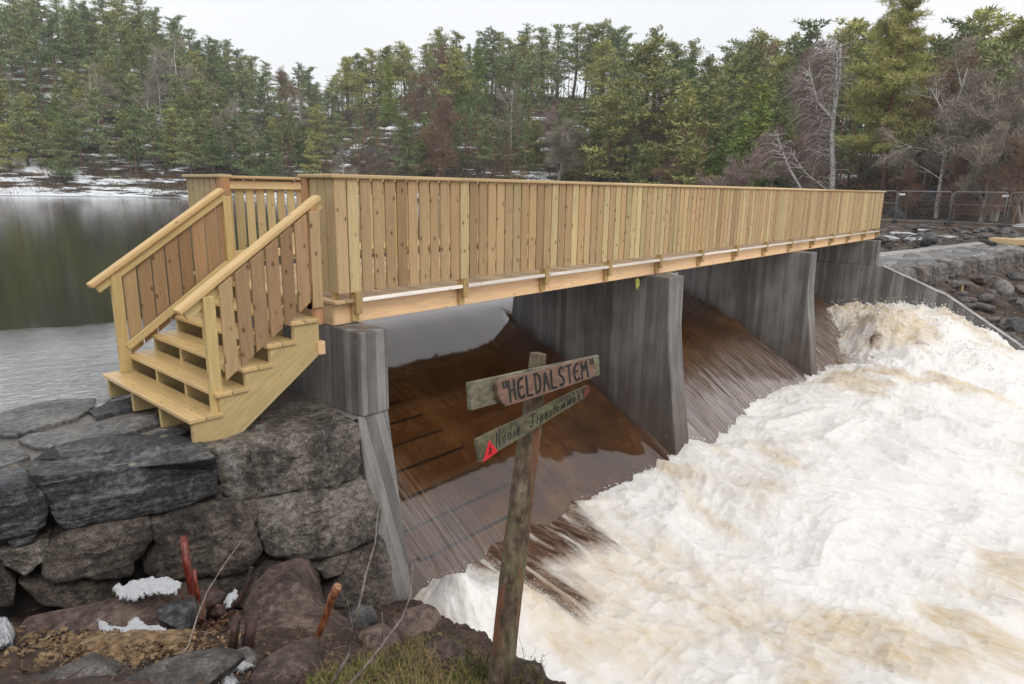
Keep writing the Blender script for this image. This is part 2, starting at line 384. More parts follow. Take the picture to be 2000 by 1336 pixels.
# ================================================================== FOOTBRIDGE
LEN = 18.2; Wd = 2.97; X0 = -.18; HB = 1.02
bridge = empty('footbridge', (9, 1.5, -.3), 'long new timber footbridge with board parapets spanning the concrete piers', 'footbridge')
def boards_x(y0, y1, z0, z1, xs, xe, pitch=.14, wdt=.121):
    m = MB(); x = xs; i = 0
    while x < xe-.03:
        w_ = min(wdt*random.uniform(.93, 1.04), xe-x); dz = random.uniform(-.004, .004); dy = random.uniform(-.001, .001)
        m.box(x, x+w_, y0+dy, y1+dy, z0+dz, z1); x += pitch; i += 1
    return m
m = MB()
boards_x(0, .021, 0, HB, X0+.134, LEN+.08, .14, .12).build('front_board_panel', W_BOARD, bridge, .004, seg=1)
m = MB(); m.box(X0, X0+.12, -.003, .021, 0, HB)
for k in range(3): m.box(X0-.0, X0+.021, .024+k*.125, .024+k*.125+.117, 0, HB)
m.build('end_board_panel', W_BOARDG, bridge, .004, seg=1)
boards_x(Wd-.021, Wd, 0, HB, X0, LEN+.08, .14, .108).build('rear_board_panel', W_BOARDG, bridge, .004, seg=1)
m = MB()
for k in range(5): m.box(X0, X0+.021, 2.25+k*.14, 2.25+k*.14+.125, 0, HB)
m.build('end_board_panel', W_BOARDG, bridge, .004, seg=1)
# cap rails
for y0, y1 in ((-.035, .13), (Wd-.13, Wd+.035)):
    m = MB(); x = X0-.04
    while x < LEN+.1:
        e = min(x+4.4, LEN+.14); m.box(x, e-.003, y0, y1, HB, HB+.036); x = e
    m.build('cap_rail', W_CAPX, bridge, .012, seg=3)
for y0, y1 in ((.13, .53), (2.07, Wd-.13)):
    m = MB(); m.box(X0-.04, X0+.11, y0+.002, y1, HB, HB+.036); m.build('cap_rail', W_CAPY, bridge, .012, seg=3)
# inner rails carrying the boards
for y0, y1 in ((.023, .066), (Wd-.066, Wd-.023)):
    for z in (.06, .9):
        m = MB(); m.box(X0+.03, LEN, y0, y1, z, z+.095); m.build('inner_rail', W_CAPX, bridge, .004, seg=1)
for y0, y1 in ((.03, .5), (2.1, Wd-.03)):
    for z in (.06, .9):
        m = MB(); m.box(X0+.023, X0+.06, y0, y1, z, z+.095); m.build('inner_rail', W_CAPY, bridge)
# parapet posts that run down over the beam
for j in range(14):
    for s, y in ((0, .024), (1, Wd-.069)):
        m = MB(); x = j*1.4-.035+(0 if j else .02)
        m.box(x, x+.07, y, y+.045, -.275, .99); (m.box(x+.002, x+.068, -.034, y-.002, -.20, -.002) if s == 0 else None); m.build('parapet_post', W_POST, bridge, .004, seg=1)
m = MB(); m.box(X0+.02, X0+.06, .09, .14, -.28, .0); m.build('parapet_post', W_POST, bridge, .003, seg=1)
for y in (.40, 2.08):
    m = MB(); m.box(X0-.022, X0+.08, y, y+.1, -.2, HB if y < 1 else HB+.03); m.build('gate_post', W_POSTR, bridge, .005)
# beams
for y in (.075, 1.0, 1.85, Wd-.2):
    m = MB(); m.box(X0+.0, LEN+.02, y, y+.11, -.3, -.1); m.build('main_beam', W_BEAM, bridge, .004, seg=1)
m = MB(); m.box(X0-.022, X0-.001, .075, Wd-.09, -.298, -.1); m.build('end_board', W_DECK, bridge)
# deck
m = MB(); x = X0-.04
while x < LEN+.02:
    m.box(x, min(x+.12, LEN+.03), .0, Wd-.001, -.097, -.066+random.uniform(-.001, .001)); x += .127
m.build('deck', W_DECK, bridge, .003, seg=1)
m = MB()
for j in range(13): m.box(j*1.4+.042+(.02 if j == 0 else 0), (j+1)*1.4-.04, -.03, -.002, -.094, -.058)
m.build('deck_edge_strip', W_EDGE, bridge, .004, seg=1)

# ================================================================== STAIRS
RUN, RISE, XB, Z5, TD = .2298, .163, -.405, -.189, .270
stairs = empty('wooden_staircase', (-1.0, 1, -1.05), 'short new timber staircase with two sloping handrails at the near end of the bridge', 'staircase')
for n in range(5):
    xb = XB-n*RUN; z = Z5-n*RISE; m = MB(); y1 = 1.91
    m.box(xb-TD, xb-TD+.131, -.02, y1, z-.036, z); m.box(xb-TD+.136, xb, -.02, y1, z-.036, z); m.build('tread', W_TREAD, stairs, .006)
m = MB(); m.box(-.44, X0-.03, .40, 2.1, -.062, -.028); m.build('tread', W_TREAD, stairs, .006)
def stringer(y, m):
    pts = []; n = 4
    zf = -1.075
    pts.append((XB-4*RUN-TD+.03, zf)); z = Z5-4*RISE-.037; pts.append((XB-4*RUN-TD+.03, z)); pts.append((XB-4*RUN-.05, z))
    for n in (3, 2, 1, 0):
        z2 = Z5-n*RISE-.037; xx = XB-n*RUN-TD+.03; pts.append((xx-.012 if 0 else XB-(n+1)*RUN-.012, z)); pts.append((XB-(n+1)*RUN-.012, z2)); z = z2
    pts += [(-.40, z), (-.40, -.52), (-1.21, -1.09)]
    m.prism([(p[0], y, p[1]) for p in pts], (0, .045, 0)); return m
for y in (.0, .62, 1.24, 1.84): stringer(y, MB()).build('stringer', W_SLOPEG, stairs, .003, seg=1)
m = MB(); m.box(-.43, -.36, -.03, .03, -.52, -.40); m.build('ledger_block', W_BEAM, stairs, .004)
# posts
for (y, bx) in ((.03, -1.385), (1.80, -1.455)):
    m = MB(); m.box(bx, bx+.095, y, y+.048, -1.0 if y < 1 else -.84, .10 if y < 1 else .12); m.build('stair_post', W_POST, stairs, .005)
m = MB(); m.box(-.41, -.33, .03, .078, -.26, .79); m.build('stair_post', W_POSTR, stairs, .005)
m = MB(); m.box(-.32, -.24, 1.80, 1.848, -.26, .83); m.build('stair_post', W_POST, stairs, .005)
def hrail(A, B, y):
    A = np.array([A[0], y, A[1]]); B = np.array([B[0], y, B[1]]); t = (B-A)/np.linalg.norm(B-A); nrm = np.array([-t[2], 0, t[0]])
    m = MB(); m.bar(A-nrm*.02, B-nrm*.02, (0, .054, 0), nrm*.026); m.build('handrail', W_SLOPE, stairs, .016, seg=4)
    m = MB(); m.bar(A+t*.03-nrm*.082, B-t*.02-nrm*.082, (0, .02, 0), nrm*.036); m.build('rail_batten', W_SLOPEG, stairs, .004)
NA, NB = (-1.585, .01), (-.31, .875); FA, FB = (-1.645, .03), (-.33, .915)
hrail(NA, NB, .08); hrail(FA, FB, 1.83)
m = MB(); A = np.array([-1.38, 1.80, -.60]); B = np.array([-.32, 1.80, .14]); t = (B-A)/np.linalg.norm(B-A); nr = np.array([-t[2], 0, t[0]])
m.bar(A, B, (0, .018, 0), nr*.035); m.build('lower_rail', W_SLOPEG, stairs, .004)
m = MB(); A = np.array([-1.28, .062, -.50]); B = np.array([-.42, .062, .10]); m.bar(A, B, (0, .018, 0), nr*.035); m.build('lower_rail', W_SLOPEG, stairs, .004)
def zon(A, B, x): return A[1]+(B[1]-A[1])*(x-A[0])/(B[0]-A[0])
def sboards(y, xs, wd, bot, A, B, drop):
    m = MB()
    for x in xs:
        w_ = wd*random.uniform(.96, 1.03); za, zb_ = zon(A, B, x)-drop, zon(A, B, x+w_)-drop; ba, bb = bot(x), bot(x+w_)
        m.hexa([(x, y, ba), (x+w_, y, bb), (x+w_, y+.019, bb), (x, y+.019, ba), (x, y, za), (x+w_, y, zb_), (x+w_, y+.019, zb_), (x, y+.019, za)])
    return m
SLP = RISE/RUN
sboards(.008, [-1.262+k*.137 for k in range(6)], .113, lambda x: -.60+(x+1.27)*SLP*.97, NA, NB, .06).build('baluster_boards', W_STAIRB, stairs, .003, seg=1)
m = MB(); m.box(-.435, -.335, .006, .026, -.1, .74); m.build('end_baluster', W_STAIRB, stairs, .003, seg=1)
sboards(1.84, [-1.335+k*.137 for k in range(8)], .122, lambda x: -.69+(x+1.335)*SLP*.97, FA, FB, .06).build('baluster_boards', W_STAIRB, stairs, .003, seg=1)

# ================================================================== CONCRETE
def wall_profile(name, x0, x1, prof_, label, cat='pier', mat=CONC, bevel=.018):
    """prof_: (Y,Z) polygon extruded in X"""
    m = MB(); m.prism([(x0, y, z) for y, z in prof_], (x1-x0, 0, 0)); o = m.build(name, mat, None, bevel); tag(o, label, cat); return o
PP = [(-.30, -.305), (-.32, -1.09), (-.40, -1.7), (-.62, -3.1), (-.80, -4.4), (3.2, -4.4), (2.82, -.9), (2.82, -.305)]
wall_profile('concrete_pier', 5.40, 5.84, PP, 'near grey board marked concrete pier in midstream behind the signpost')
wall_profile('concrete_pier', 11.6, 12.0, PP, 'far thin grey concrete pier in midstream below the bridge')
ab = empty('concrete_abutment', (-.05, 0, -1.1), 'grey concrete abutment under the stair end of the bridge beside the stone wall', 'abutment')
m = MB(); m.prism([(-.2, y, z) for y, z in [(-.335, -.305), (-.335, -1.085), (2.9, -1.4), (2.9, -.305)]], (.3, 0, 0)); m.build('upper_block', CONC, ab, .014)
m = MB(); m.prism([(-.24, y, z) for y, z in [(-.31, -1.088), (-.66, -3.2), (-.9, -4.4), (3.2, -4.4), (3.0, -1.4), (.2, -1.12)]], (.345, 0, 0)); m.build('lower_leg', CONC, ab, .014)
wg = empty('concrete_wing_wall', (17.4, 0, -1), 'far grey concrete abutment with a long wing wall stepping down beside the whitewater', 'wing wall')
m = MB(); m.prism([(17.3, y, z) for y, z in [(-.25, -.305), (-.25, -1.0), (3, -1.0), (3, -.305)]], (.3, 0, 0)); m.build('upper_block', CONC, wg, .014)
m = MB(); m.prism([(17.28, y, z) for y, z in [(3.1, -1.002), (-.42, -1.002), (-2.08, -1.66), (-4.3, -3.04), (-5.2, -3.7), (-5.2, -4.5), (3.1, -4.5)]], (.27, 0, 0)); m.build('wing', CONC, wg, .02)
m = MB(); P = [(-.42, -1.0), (-2.08, -1.658), (-4.3, -3.038)]
for a, b in zip(P, P[1:]): m.prism([(17.27, a[0], a[1]+.002), (17.27, b[0], b[1]+.002), (17.27, b[0], b[1]+.018), (17.27, a[0], a[1]+.018)], (.29, 0, 0))
m.build('wing_top', CONC_TOP, wg)
# yellow rag caught under the beam at the first pier
V, F = rock_verts((5.02, .03, -.40), (.05, .03, .09), 5, sub=4, rough=.9); o = mesh_np('yellow_rag', V, F, T('yellow_cloth').set(color=(.30, .31, .06), rough=.8), smooth=True)
tag(o, 'crumpled yellow green rag hanging under the beam beside the near pier', 'rag')

# ================================================================== WATER OVER THE SPILLWAY
SP = [(4.6, -1.10), (3.8, -1.115), (3.2, -1.17), (2.8, -1.29), (2.25, -1.50), (1.57, -1.76), (.93, -2.08), (.33, -2.45), (-.24, -2.83), (-.8, -3.26), (-1.2, -3.6), (-1.7, -4.1)]
_sy = np.array([p[0] for p in SP])[::-1]; _sz = np.array([p[1] for p in SP])[::-1]
ys = np.linspace(4.6, -1.7, 420)
yy_k = np.interp(ys, _sy, _sz); k = np.ones(31)/31; zz = np.convolve(np.pad(yy_k, 15, 'edge'), k, 'valid'); zz[0] = -1.10
def sp_z(y): return np.interp(y, ys[::-1], zz[::-1])
xs = np.linspace(.08, 17.3, 700)
Xg, Yg = np.meshgrid(xs, ys); Zg = np.tile(zz[:, None], (1, len(xs)))
amp = sstep(4.4, 1.5, Yg)
b1 = np.where(Xg < 5.6, .12, .8); Zg = Zg+amp*(.012*b1*fbm(Xg*7, Yg*1.2, 0, 3, 41)+.03*(.5+.5*b1)*fbm(Xg*1.1, Yg*.35, 0, 2, 42))
# contraction dip beside each pier
for xp, s in ((.1, 1), (5.4, -1), (5.84, 1), (11.6, -1), (12.0, 1), (17.3, -1)):
    dd = (Xg-xp)*s; Zg -= np.where(dd > -.05, .16*np.exp(-np.clip(dd, 0, 9)/.13), 0)*sstep(3.2, 2.5, Yg)*sstep(-.6, .6, Yg)*1.0
    Zg += np.where(dd > -.05, .05*np.exp(-((dd-.3)/.12)**2), 0)*sstep(2.8, 2.0, Yg)*(.6+.6*fbm(Xg*3, Yg*3, 0, 2, 44))
def grid_faces(nr, nc, keep=None):
    i = np.arange(nr-1)[:, None]*nc+np.arange(nc-1)[None, :]
    F = np.stack([i, i+1, i+nc+1, i+nc], -1).reshape(-1, 4)
    if keep is not None: F = F[keep.ravel()[F].all(1)]
    return F
def compact(V, F):
    used = np.unique(F); mp = -np.ones(len(V), np.int64); mp[used] = np.arange(len(used)); return V[used], mp[F], used
t = T('spillway_water'); X = t.xyz()
v = t.coord((1, .12, .12)); st = t.noise(v, 11, 5, .6, .3); st2 = t.noise(t.coord((1, .2, .2)), 2.2, 4, .6); blot = t.noise(t.coord(), 1.1, 5, .65)
mm = t.math('ADD', t.math('MULTIPLY', blot, .75), t.math('MULTIPLY', st, .25))
c = t.ramp(mm, [(.3, (.022, .008, .003)), (.52, (.065, .026, .008)), (.68, (.125, .058, .018))])
# dark cut slots in the timber apron near the first abutment: short bars across the flow
fr = t.math('FRACT', t.math('DIVIDE', X[1], .30)); bar = t.ramp(fr, [(.0, 0), (.03, 1), (.10, 1), (.13, 0)])
ln = t.math('ADD', t.math('MULTIPLY', X[0], -1), t.math('ADD', 2.25, t.math('MULTIPLY', X[1], -.32))); ln = t.math('MULTIPLY', ln, 12, clamp=True)
bar = t.math('MULTIPLY', bar, ln); bar = t.math('MULTIPLY', bar, t.math('LESS_THAN', X[1], 1.9)); c = t.mix(t.math('MULTIPLY', bar, .95), c, (.004, .002, .002))
fo = t.attr('aer'); stv = t.noise(t.coord((1, .05, .05)), 26, 5, .7, .2); aer = t.math('MULTIPLY', t.ramp(stv, [(.38, 0), (.70, 1)]), fo)
c = t.mix(t.math('MULTIPLY', aer, .75), c, (.42, .37, .34))
gm = t.math('ADD', t.math('MULTIPLY', t.noise(t.coord((1, .08, .08)), 16, 4, .6, .2), .5), t.math('MULTIPLY', t.noise(t.coord((1, .3, .3)), 3.5, 2), .8)); gm = t.math('MULTIPLY', gm, t.ramp(t.math('DIVIDE', X[1], 4), [(.25, 1), (.5, .15)])); gm = t.math('MULTIPLY', gm, t.ramp(t.math('DIVIDE', X[0], 20), [(.24, .2), (.32, 1)])); t.bump(gm, .13, .03)
t.set(color=c, rough=.07, ior=1.75, spec=.5); WSPILL = t.m
aer = np.zeros_like(Xg)
aer += np.exp(-((Xg-.25-.35*(1.6-Yg))/(.12+.22*(1.9-Yg)))**2)*sstep(1.9, 1.2, Yg)*.55
aer += sstep(5.9, 6.6, Xg)*sstep(11.6, 10.2, Xg)*sstep(1.2, -.4, Yg)*.75+sstep(1.5, 3, Yg)*0
aer += sstep(12.0, 12.4, Xg)*sstep(1.5, .2, Yg)*.5
for xp, s in ((5.4, -1), (11.6, -1), (17.3, -1)): aer += np.exp(-np.clip((Xg-xp)*s, 0, 9)/.12)*sstep(1.0, -.4, Yg)*.8
V = np.stack([Xg, Yg, Zg], -1).reshape(-1, 3)
tag(mesh_np('spillway_water', V, grid_faces(*Xg.shape), WSPILL, smooth=True, attr={'aer': np.clip(aer, 0, 1).ravel()}), kind='structure')

# ------------------------------------------------------------------ LAKE
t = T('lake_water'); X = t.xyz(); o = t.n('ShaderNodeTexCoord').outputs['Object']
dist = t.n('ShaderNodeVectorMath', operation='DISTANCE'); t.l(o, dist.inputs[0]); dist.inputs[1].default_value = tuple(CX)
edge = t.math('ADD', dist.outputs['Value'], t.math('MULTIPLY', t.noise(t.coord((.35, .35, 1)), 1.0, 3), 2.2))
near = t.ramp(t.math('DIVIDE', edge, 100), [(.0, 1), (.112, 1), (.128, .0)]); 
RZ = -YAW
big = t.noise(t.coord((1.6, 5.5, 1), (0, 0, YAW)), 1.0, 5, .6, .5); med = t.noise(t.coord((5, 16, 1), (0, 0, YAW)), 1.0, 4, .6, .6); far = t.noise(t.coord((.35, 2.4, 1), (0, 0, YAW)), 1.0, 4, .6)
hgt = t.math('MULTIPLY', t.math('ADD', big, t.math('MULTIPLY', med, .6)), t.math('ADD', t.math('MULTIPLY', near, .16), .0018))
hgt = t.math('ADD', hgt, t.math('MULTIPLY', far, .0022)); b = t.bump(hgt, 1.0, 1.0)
t.set(color=t.mix(near, (.012, .012, .008), (.17, .18, .195)), rough=.04, ior=t.math('ADD', t.math('MULTIPLY', near, 2.2), 1.333), spec=.5); LAKE = t.m  # near band: paler base colour and raised IOR stand in for bright sky reflection
m = MB()
R_ = 320; xs_ = [-260, .08, 17.3, 330]
def quad(m, x0, x1, y0, y1, z): m.add([(x0, y0, z), (x1, y0, z), (x1, y1, z), (x0, y1, z)], [(0, 1, 2, 3)])
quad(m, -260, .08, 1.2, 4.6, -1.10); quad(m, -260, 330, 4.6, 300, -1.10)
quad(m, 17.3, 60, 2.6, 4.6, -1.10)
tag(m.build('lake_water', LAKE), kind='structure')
# thin ice / frazil band along the far shore
def polar_strip(name, px0, px1, r0, r1, z, mat, step=8):
    P = []; F = []
    px = np.arange(px0, px1+1, step)
    for p in px:
        a = az_of(p); rs = prof(p)[0]
        for q in (r0, r1):
            rr = rs+q+2.2*float(fbm(p*.012, q*.9, 0, 3, 77)); P.append((CX[0]+math.sin(a)*rr, CX[1]+math.cos(a)*rr, z))
    for i in range(len(px)-1): F.append((2*i, 2*i+1, 2*i+3, 2*i+2))
    return mesh_np(name, P, F, mat)
t = T('shore_ice'); nn = t.noise(t.coord((.15, .15, 1)), 1, 5, .7); c = t.ramp(nn, [(.4, (.22, .25, .27)), (.6, (.5, .53, .56))]); t.set(color=c, rough=.25); ICE = t.m
tag(polar_strip('shore_ice', -900, 640, -9, 3, -1.09, ICE), kind='structure')

# ================================================================== WHITEWATER
na, nr = 820, 760
pxs = np.concatenate([np.linspace(640, 2120, 720), np.linspace(2135, 4200, 100)])
azs = np.array([az_of(p) for p in pxs]); rr = 3.1*(30/3.1)**(np.linspace(0, 1, nr)**1.05)
Rg, Ag = np.meshgrid(rr, azs, indexing='ij'); Xf = CX[0]+np.sin(Ag)*Rg; Yf = CX[1]+np.cos(Ag)*Rg
toe = -.75-.25*sstep(2, 5, Xf)+.3*fbm(Xf*.9, Yf*0, 0, 4, 51)
# base level
warpx = Xf+.5*fbm(Xf*.5, Yf*.5, 0, 3, 60); warpy = Yf+.5*fbm(Xf*.5, Yf*.5, 5, 3, 61)
n1 = fbm(warpx*.55, warpy*.4, 0, 3, 62); n2 = fbm(warpx*1.5, warpy*1.1, 0, 4, 63, True); n3 = fbm(warpx*4.5, warpy*3.2, 0, 4, 64); n4 = fbm(Xf*15, Yf*11, 0, 4, 65)
rgh = sstep(10, 15, Xf); smo = .25+.9*sstep(-.25, .35, fbm(Xf*.7, Yf*.5, 7, 3, 90))
Z = -3.13+.17*n1+.11*n2+(.034*smo+.08*rgh)*n3+(.011*smo+.035*rgh)*n4
# standing wave in the far bay
side = sstep(13.4, 15.4, Xf+.5*n1); wv = 1.28*np.exp(-((Yf-.35)/.75)**2)*sstep(15.0, 16.8, Xf)+1.18*np.exp(-((Yf+.95)/.75)**2)+.78*np.exp(-((Yf+2.0)/.8)**2)+.55*np.exp(-((Yf+3.2)/1.1)**2)
Z += side*wv*.62+sstep(9, 14, Xf)*.25*np.exp(-((Yf+2)/1.6)**2)+side*.16*fbm(Xf*2.2, Yf*2.2, 0, 4, 68, True)*sstep(-5, 0, Yf)
# brown glassy tongue that leaves the first bay
def to_xy(P, z=-3.1): return np.array([onax(px, py, 'z', z)[:2] for px, py in P])
def poly_dist(P, X_, Y_):
    d = np.full(X_.shape, 1e9); ins = np.zeros(X_.shape, bool); n = len(P)
    for i in range(n):
        a, b = P[i], P[(i+1) % n]; e = b-a; wx, wy = X_-a[0], Y_-a[1]; tt = np.clip((wx*e[0]+wy*e[1])/(e@e), 0, 1)
        d = np.minimum(d, np.hypot(wx-e[0]*tt, wy-e[1]*tt))
        c1 = (a[1] > Y_) != (b[1] > Y_); xc = (b[0]-a[0])*(Y_-a[1])/(b[1]-a[1]+1e-12)+a[0]; ins ^= c1 & (X_ < xc)
    return np.where(ins, d, -d)
TONG = to_xy([(780, 1040), (800, 940), (960, 900), (1085, 930), (1115, 1010), (1180, 1065), (1085, 1090), (1060, 1120), (1140, 1175), (1110, 1215), (1040, 1170), (960, 1135), (880, 1090), (850, 1075)])
TONG2 = to_xy([(1070, 1150), (1160, 1180), (1110, 1220)])
strk = fbm(Xf*6-Yf*1.2, Yf*.7, 0, 4, 71)
dt = poly_dist(TONG, Xf, Yf)+.10*strk+.05*n3+.10
brown = sstep(-.30, .22, dt+.06*strk)
Zsm = -3.05+.09*n1+.05*strk+.03*n2; Z = Z*(1-brown)+Zsm*brown
strk2 = fbm(Xf*11-Yf*2, Yf*.9, 0, 4, 171); foam = 1-brown*(.90-.5*sstep(.0, .45, strk2))
# thin tan places
tan = fbm(warpx*.8, warpy*.6, 0, 4, 73); tan = sstep(-.12, .42, tan+.35*fbm(Xf*3-Yf, Yf*.9, 0, 3, 74))
blob = to_xy([(1350, 1150), (1500, 1010)])
tan = np.clip(tan**1.6*.95+.5*np.exp(-(np.hypot(Xf-onax(1180, 1130, 'z', -3.1)[0], Yf-onax(1180, 1130, 'z', -3.1)[1])/.55)**2), 0, 1)
# troughs show darker brown water
gap = sstep(.35, .75, -n2-.5*n3)*.35*sstep(8, 14, Xf)*0+sstep(.25, .7, fbm(warpx*2.2, warpy*2.2, 0, 5, 75))*1.5*np.exp(-((Xf-15.0)/2.6)**2-((Yf+.7)/1.7)**2)*(.6+.6*fbm(Xf*7, Yf*7, 0, 4, 172))+.9*np.exp(-((Xf-13.6)/.8)**2-((Yf+.2)/.9)**2)+sstep(.45, .8, fbm(warpx*1.6, warpy*1.2, 3, 4, 79))*.35
foam = np.clip(foam-gap, 0, 1)
lobe_ = np.exp(-((Xf-.42-.25*np.clip(-Yf-.9, 0, 3))/.42)**2)*np.exp(-((Yf+1.15)/.62)**2); Z += (.40+.10*n3)*lobe_; foam = np.clip(foam+1.1*lobe_, 0, 1)
keep = (Yf < toe+1.6) & ((Xf > .12) | ((Yf < -.45) & (Xf > -3))) & ((Xf < 17.27) | (Yf < -5.1)) & (Yf < 1.6)
keep &= ~((Xf < 12) & (Yf > .2))
# feathery leading edge on the apron
V = np.stack([Xf, Yf, Z], -1).reshape(-1, 3); F = grid_faces(nr, len(pxs), keep)
V, F, used = compact(V, F)
t = T('whitewater'); fm = t.attr('foam'); tn = t.attr('tan'); o = t.coord()
f1 = t.noise(t.coord((1, .22, 1)), 13, 6, .7, .4); f2 = t.noise(t.coord((1, .35, 1)), 60, 5, .7, .3)
fd = t.math('ADD', fm, t.math('MULTIPLY', t.math('SUBTRACT', f1, .5), .8)); fd = t.math('ADD', fd, t.math('MULTIPLY', t.math('SUBTRACT', f2, .5), .5))
fr = t.ramp(fd, [(.12, 0), (.85, 1)])
wh = t.mix(t.math('MULTIPLY', t.math('ADD', tn, .06), t.ramp(f1, [(.35, .35), (.65, 1)])), (.86, .85, .83), (.62, .49, .31))
wh = t.mix(t.ramp(t.math('ADD', t.math('MULTIPLY', f1, .55), t.math('MULTIPLY', f2, .45)), [(.38, .38), (.52, 0)]), wh, (.58, .52, .45))
br = t.ramp(f1, [(.35, (.06, .035, .022)), (.6, (.20, .115, .08))])
c = t.mix(fr, br, wh); ro = t.ramp(fr, [(0, .12), (.6, .6)])
sm_ = t.attr('smo'); t.bump(t.math('MULTIPLY', t.math('ADD', t.math('MULTIPLY', f1, 1.2), t.math('MULTIPLY', f2, .4)), sm_), .42, .04)
t.set(color=c, rough=ro, ior=1.333); FOAM = t.m
t.p.inputs['Subsurface Weight'].default_value = 0.45; t.p.inputs['Subsurface Scale'].default_value = .12; t.p.inputs['Subsurface Radius'].default_value = (1, .95, .85)
ow = mesh_np('river_whitewater', V, F, FOAM, smooth=True, attr={'foam': foam.ravel()[used], 'tan': tan.ravel()[used], 'smo': smo.ravel()[used]}); tag(ow, kind='structure')
# flying droplets: thrown up from the leading edge of the foam and from the far wave
def spray():
    r_ = np.random.default_rng(9); edge = (Z-sp_z(Yf) > -.02) & (Z-sp_z(Yf) < .16) & keep & (foam > .5) & (Xf > .3) & (Xf < 17); crest = keep & (side > .3) & (Yf > -3.6) & (n2 > .1) & (Xf < 17.2)
    lob = keep & (Xf < 1.2) & (Yf < -.8) & (np.abs(dt) < .12); Vs, Fs = [], []; V0, F0 = ICO[1]; n = 0
    for msk, cnt, h, s in ((edge, 420, .045, .0014), (crest, 1500, .07, .0013), (lob, 400, .035, .0012)):
        I = np.argwhere(msk); I = I[r_.integers(0, len(I), cnt)]
        for i, j in I:
            e = r_.exponential(); d_ = Rg[i, j]; q = V0*(s*d_*r_.uniform(.25, 1)*math.exp(-.3*e))*r_.uniform(.5, 1.6, (len(V0), 1)); Vs.append(q+np.array([Xf[i, j], Yf[i, j], Z[i, j]+min(e, 3.2)*h])+r_.normal(size=3)*.02); Fs.append(F0+n*len(V0)); n += 1
    return np.vstack(Vs), np.vstack(Fs)
V, F = spray(); tag(mesh_np('spray_droplets', V, F, T('spray').set(color=(.88, .88, .87), rough=.4), smooth=True), kind='stuff')
# deep ground sheet out to the horizon
m = MB(); quad(m, -480, 480, -480, 480, -5.2); tag(m.build('ground', RROCK), kind='structure')

# ================================================================== HILLS / RIGHT BANK GROUND
pxh = np.concatenate([np.arange(-1400, -150, 25.0), np.arange(-150, 2200, 4.5), np.arange(2200, 4000, 25.0)])
ah = np.array([az_of(p) for p in pxh]); rh = 17.0*(420/17.0)**np.linspace(0, 1, 430)
Rg, Ag = np.meshgrid(rh, ah, indexing='ij'); Xt = CX[0]+np.sin(Ag)*Rg; Yt = CX[1]+np.cos(Ag)*Rg; Zt = terrain(Xt, Yt)
keepT = (Zt > -4.25) & ~((Xt < 17.5) & (Rg < 45))
V = np.stack([Xt, Yt, Zt], -1).reshape(-1, 3); F = grid_faces(len(rh), len(pxh), keepT); V, F, used = compact(V, F)
t = T('hillside'); o = t.coord(); geo = t.n('ShaderNodeNewGeometry'); nz_ = t.xyz(geo.outputs['Normal'])[2]; X = t.xyz()
a = t.noise(t.coord((.12, .12, .5)), 1, 8, .7); b = t.noise(o, 1.3, 6, .7); f = t.noise(o, 6, 5, .7)
c = t.ramp(b, [(.35, (.016, .012, .008)), (.5, (.055, .034, .02)), (.62, (.10, .06, .034)), (.72, (.07, .07, .03))])
rk = t.ramp(t.math('ADD', t.noise(t.coord((.3, .3, .8)), 1, 6, .7), t.math('MULTIPLY', nz_, -.28)), [(.28, 0), (.36, 1)])
rockc = t.ramp(f, [(.35, (.03, .03, .03)), (.65, (.13, .125, .12))]); c = t.mix(rk, c, rockc)
sn = t.math('ADD', t.noise(t.coord((.085, .085, .9)), 1.0, 9, .74), t.math('MULTIPLY', nz_, .20))
dcam = t.n('ShaderNodeVectorMath', operation='DISTANCE'); t.l(t.n('ShaderNodeTexCoord').outputs['Object'], dcam.inputs[0]); dcam.inputs[1].default_value = (-5, -5, 0)
dd = t.math('DIVIDE', dcam.outputs['Value'], 100)
xm = t.math('ADD', t.math('MULTIPLY', X[0], -.0011), .0)        # snow lies longer on the left hill
sn = t.math('ADD', sn, xm); sn = t.math('SUBTRACT', sn, t.ramp(dd, [(.60, .35), (.85, 0)]))
shore = t.ramp(t.math('ADD', t.math('MULTIPLY', X[2], .12), .3), [(.12, .13), (.36, .0)])
shore = t.math('MULTIPLY', shore, t.ramp(t.math('DIVIDE', X[0], 100), [(.45, 1), (.65, 0)])); sn = t.math('ADD', sn, shore)
sn = t.math('ADD', sn, t.math('MULTIPLY', t.attr('gap'), .05)); sm = t.ramp(sn, [(.66, 0), (.685, 1)]); c = t.mix(sm, c, (.80, .83, .87))
t.bump(f, .6, .15); t.set(color=c, rough=.85, spec=.2); HILL = t.m
# near land: flat ground, rubble
gp = fbm(V[:, 0]*.05, V[:, 1]*.05, 0, 3, 707); ttn = mesh_np('hills', V, F, HILL, smooth=True, attr={'gap': sstep(.05, .3, gp)}); tag(ttn, kind='structure')
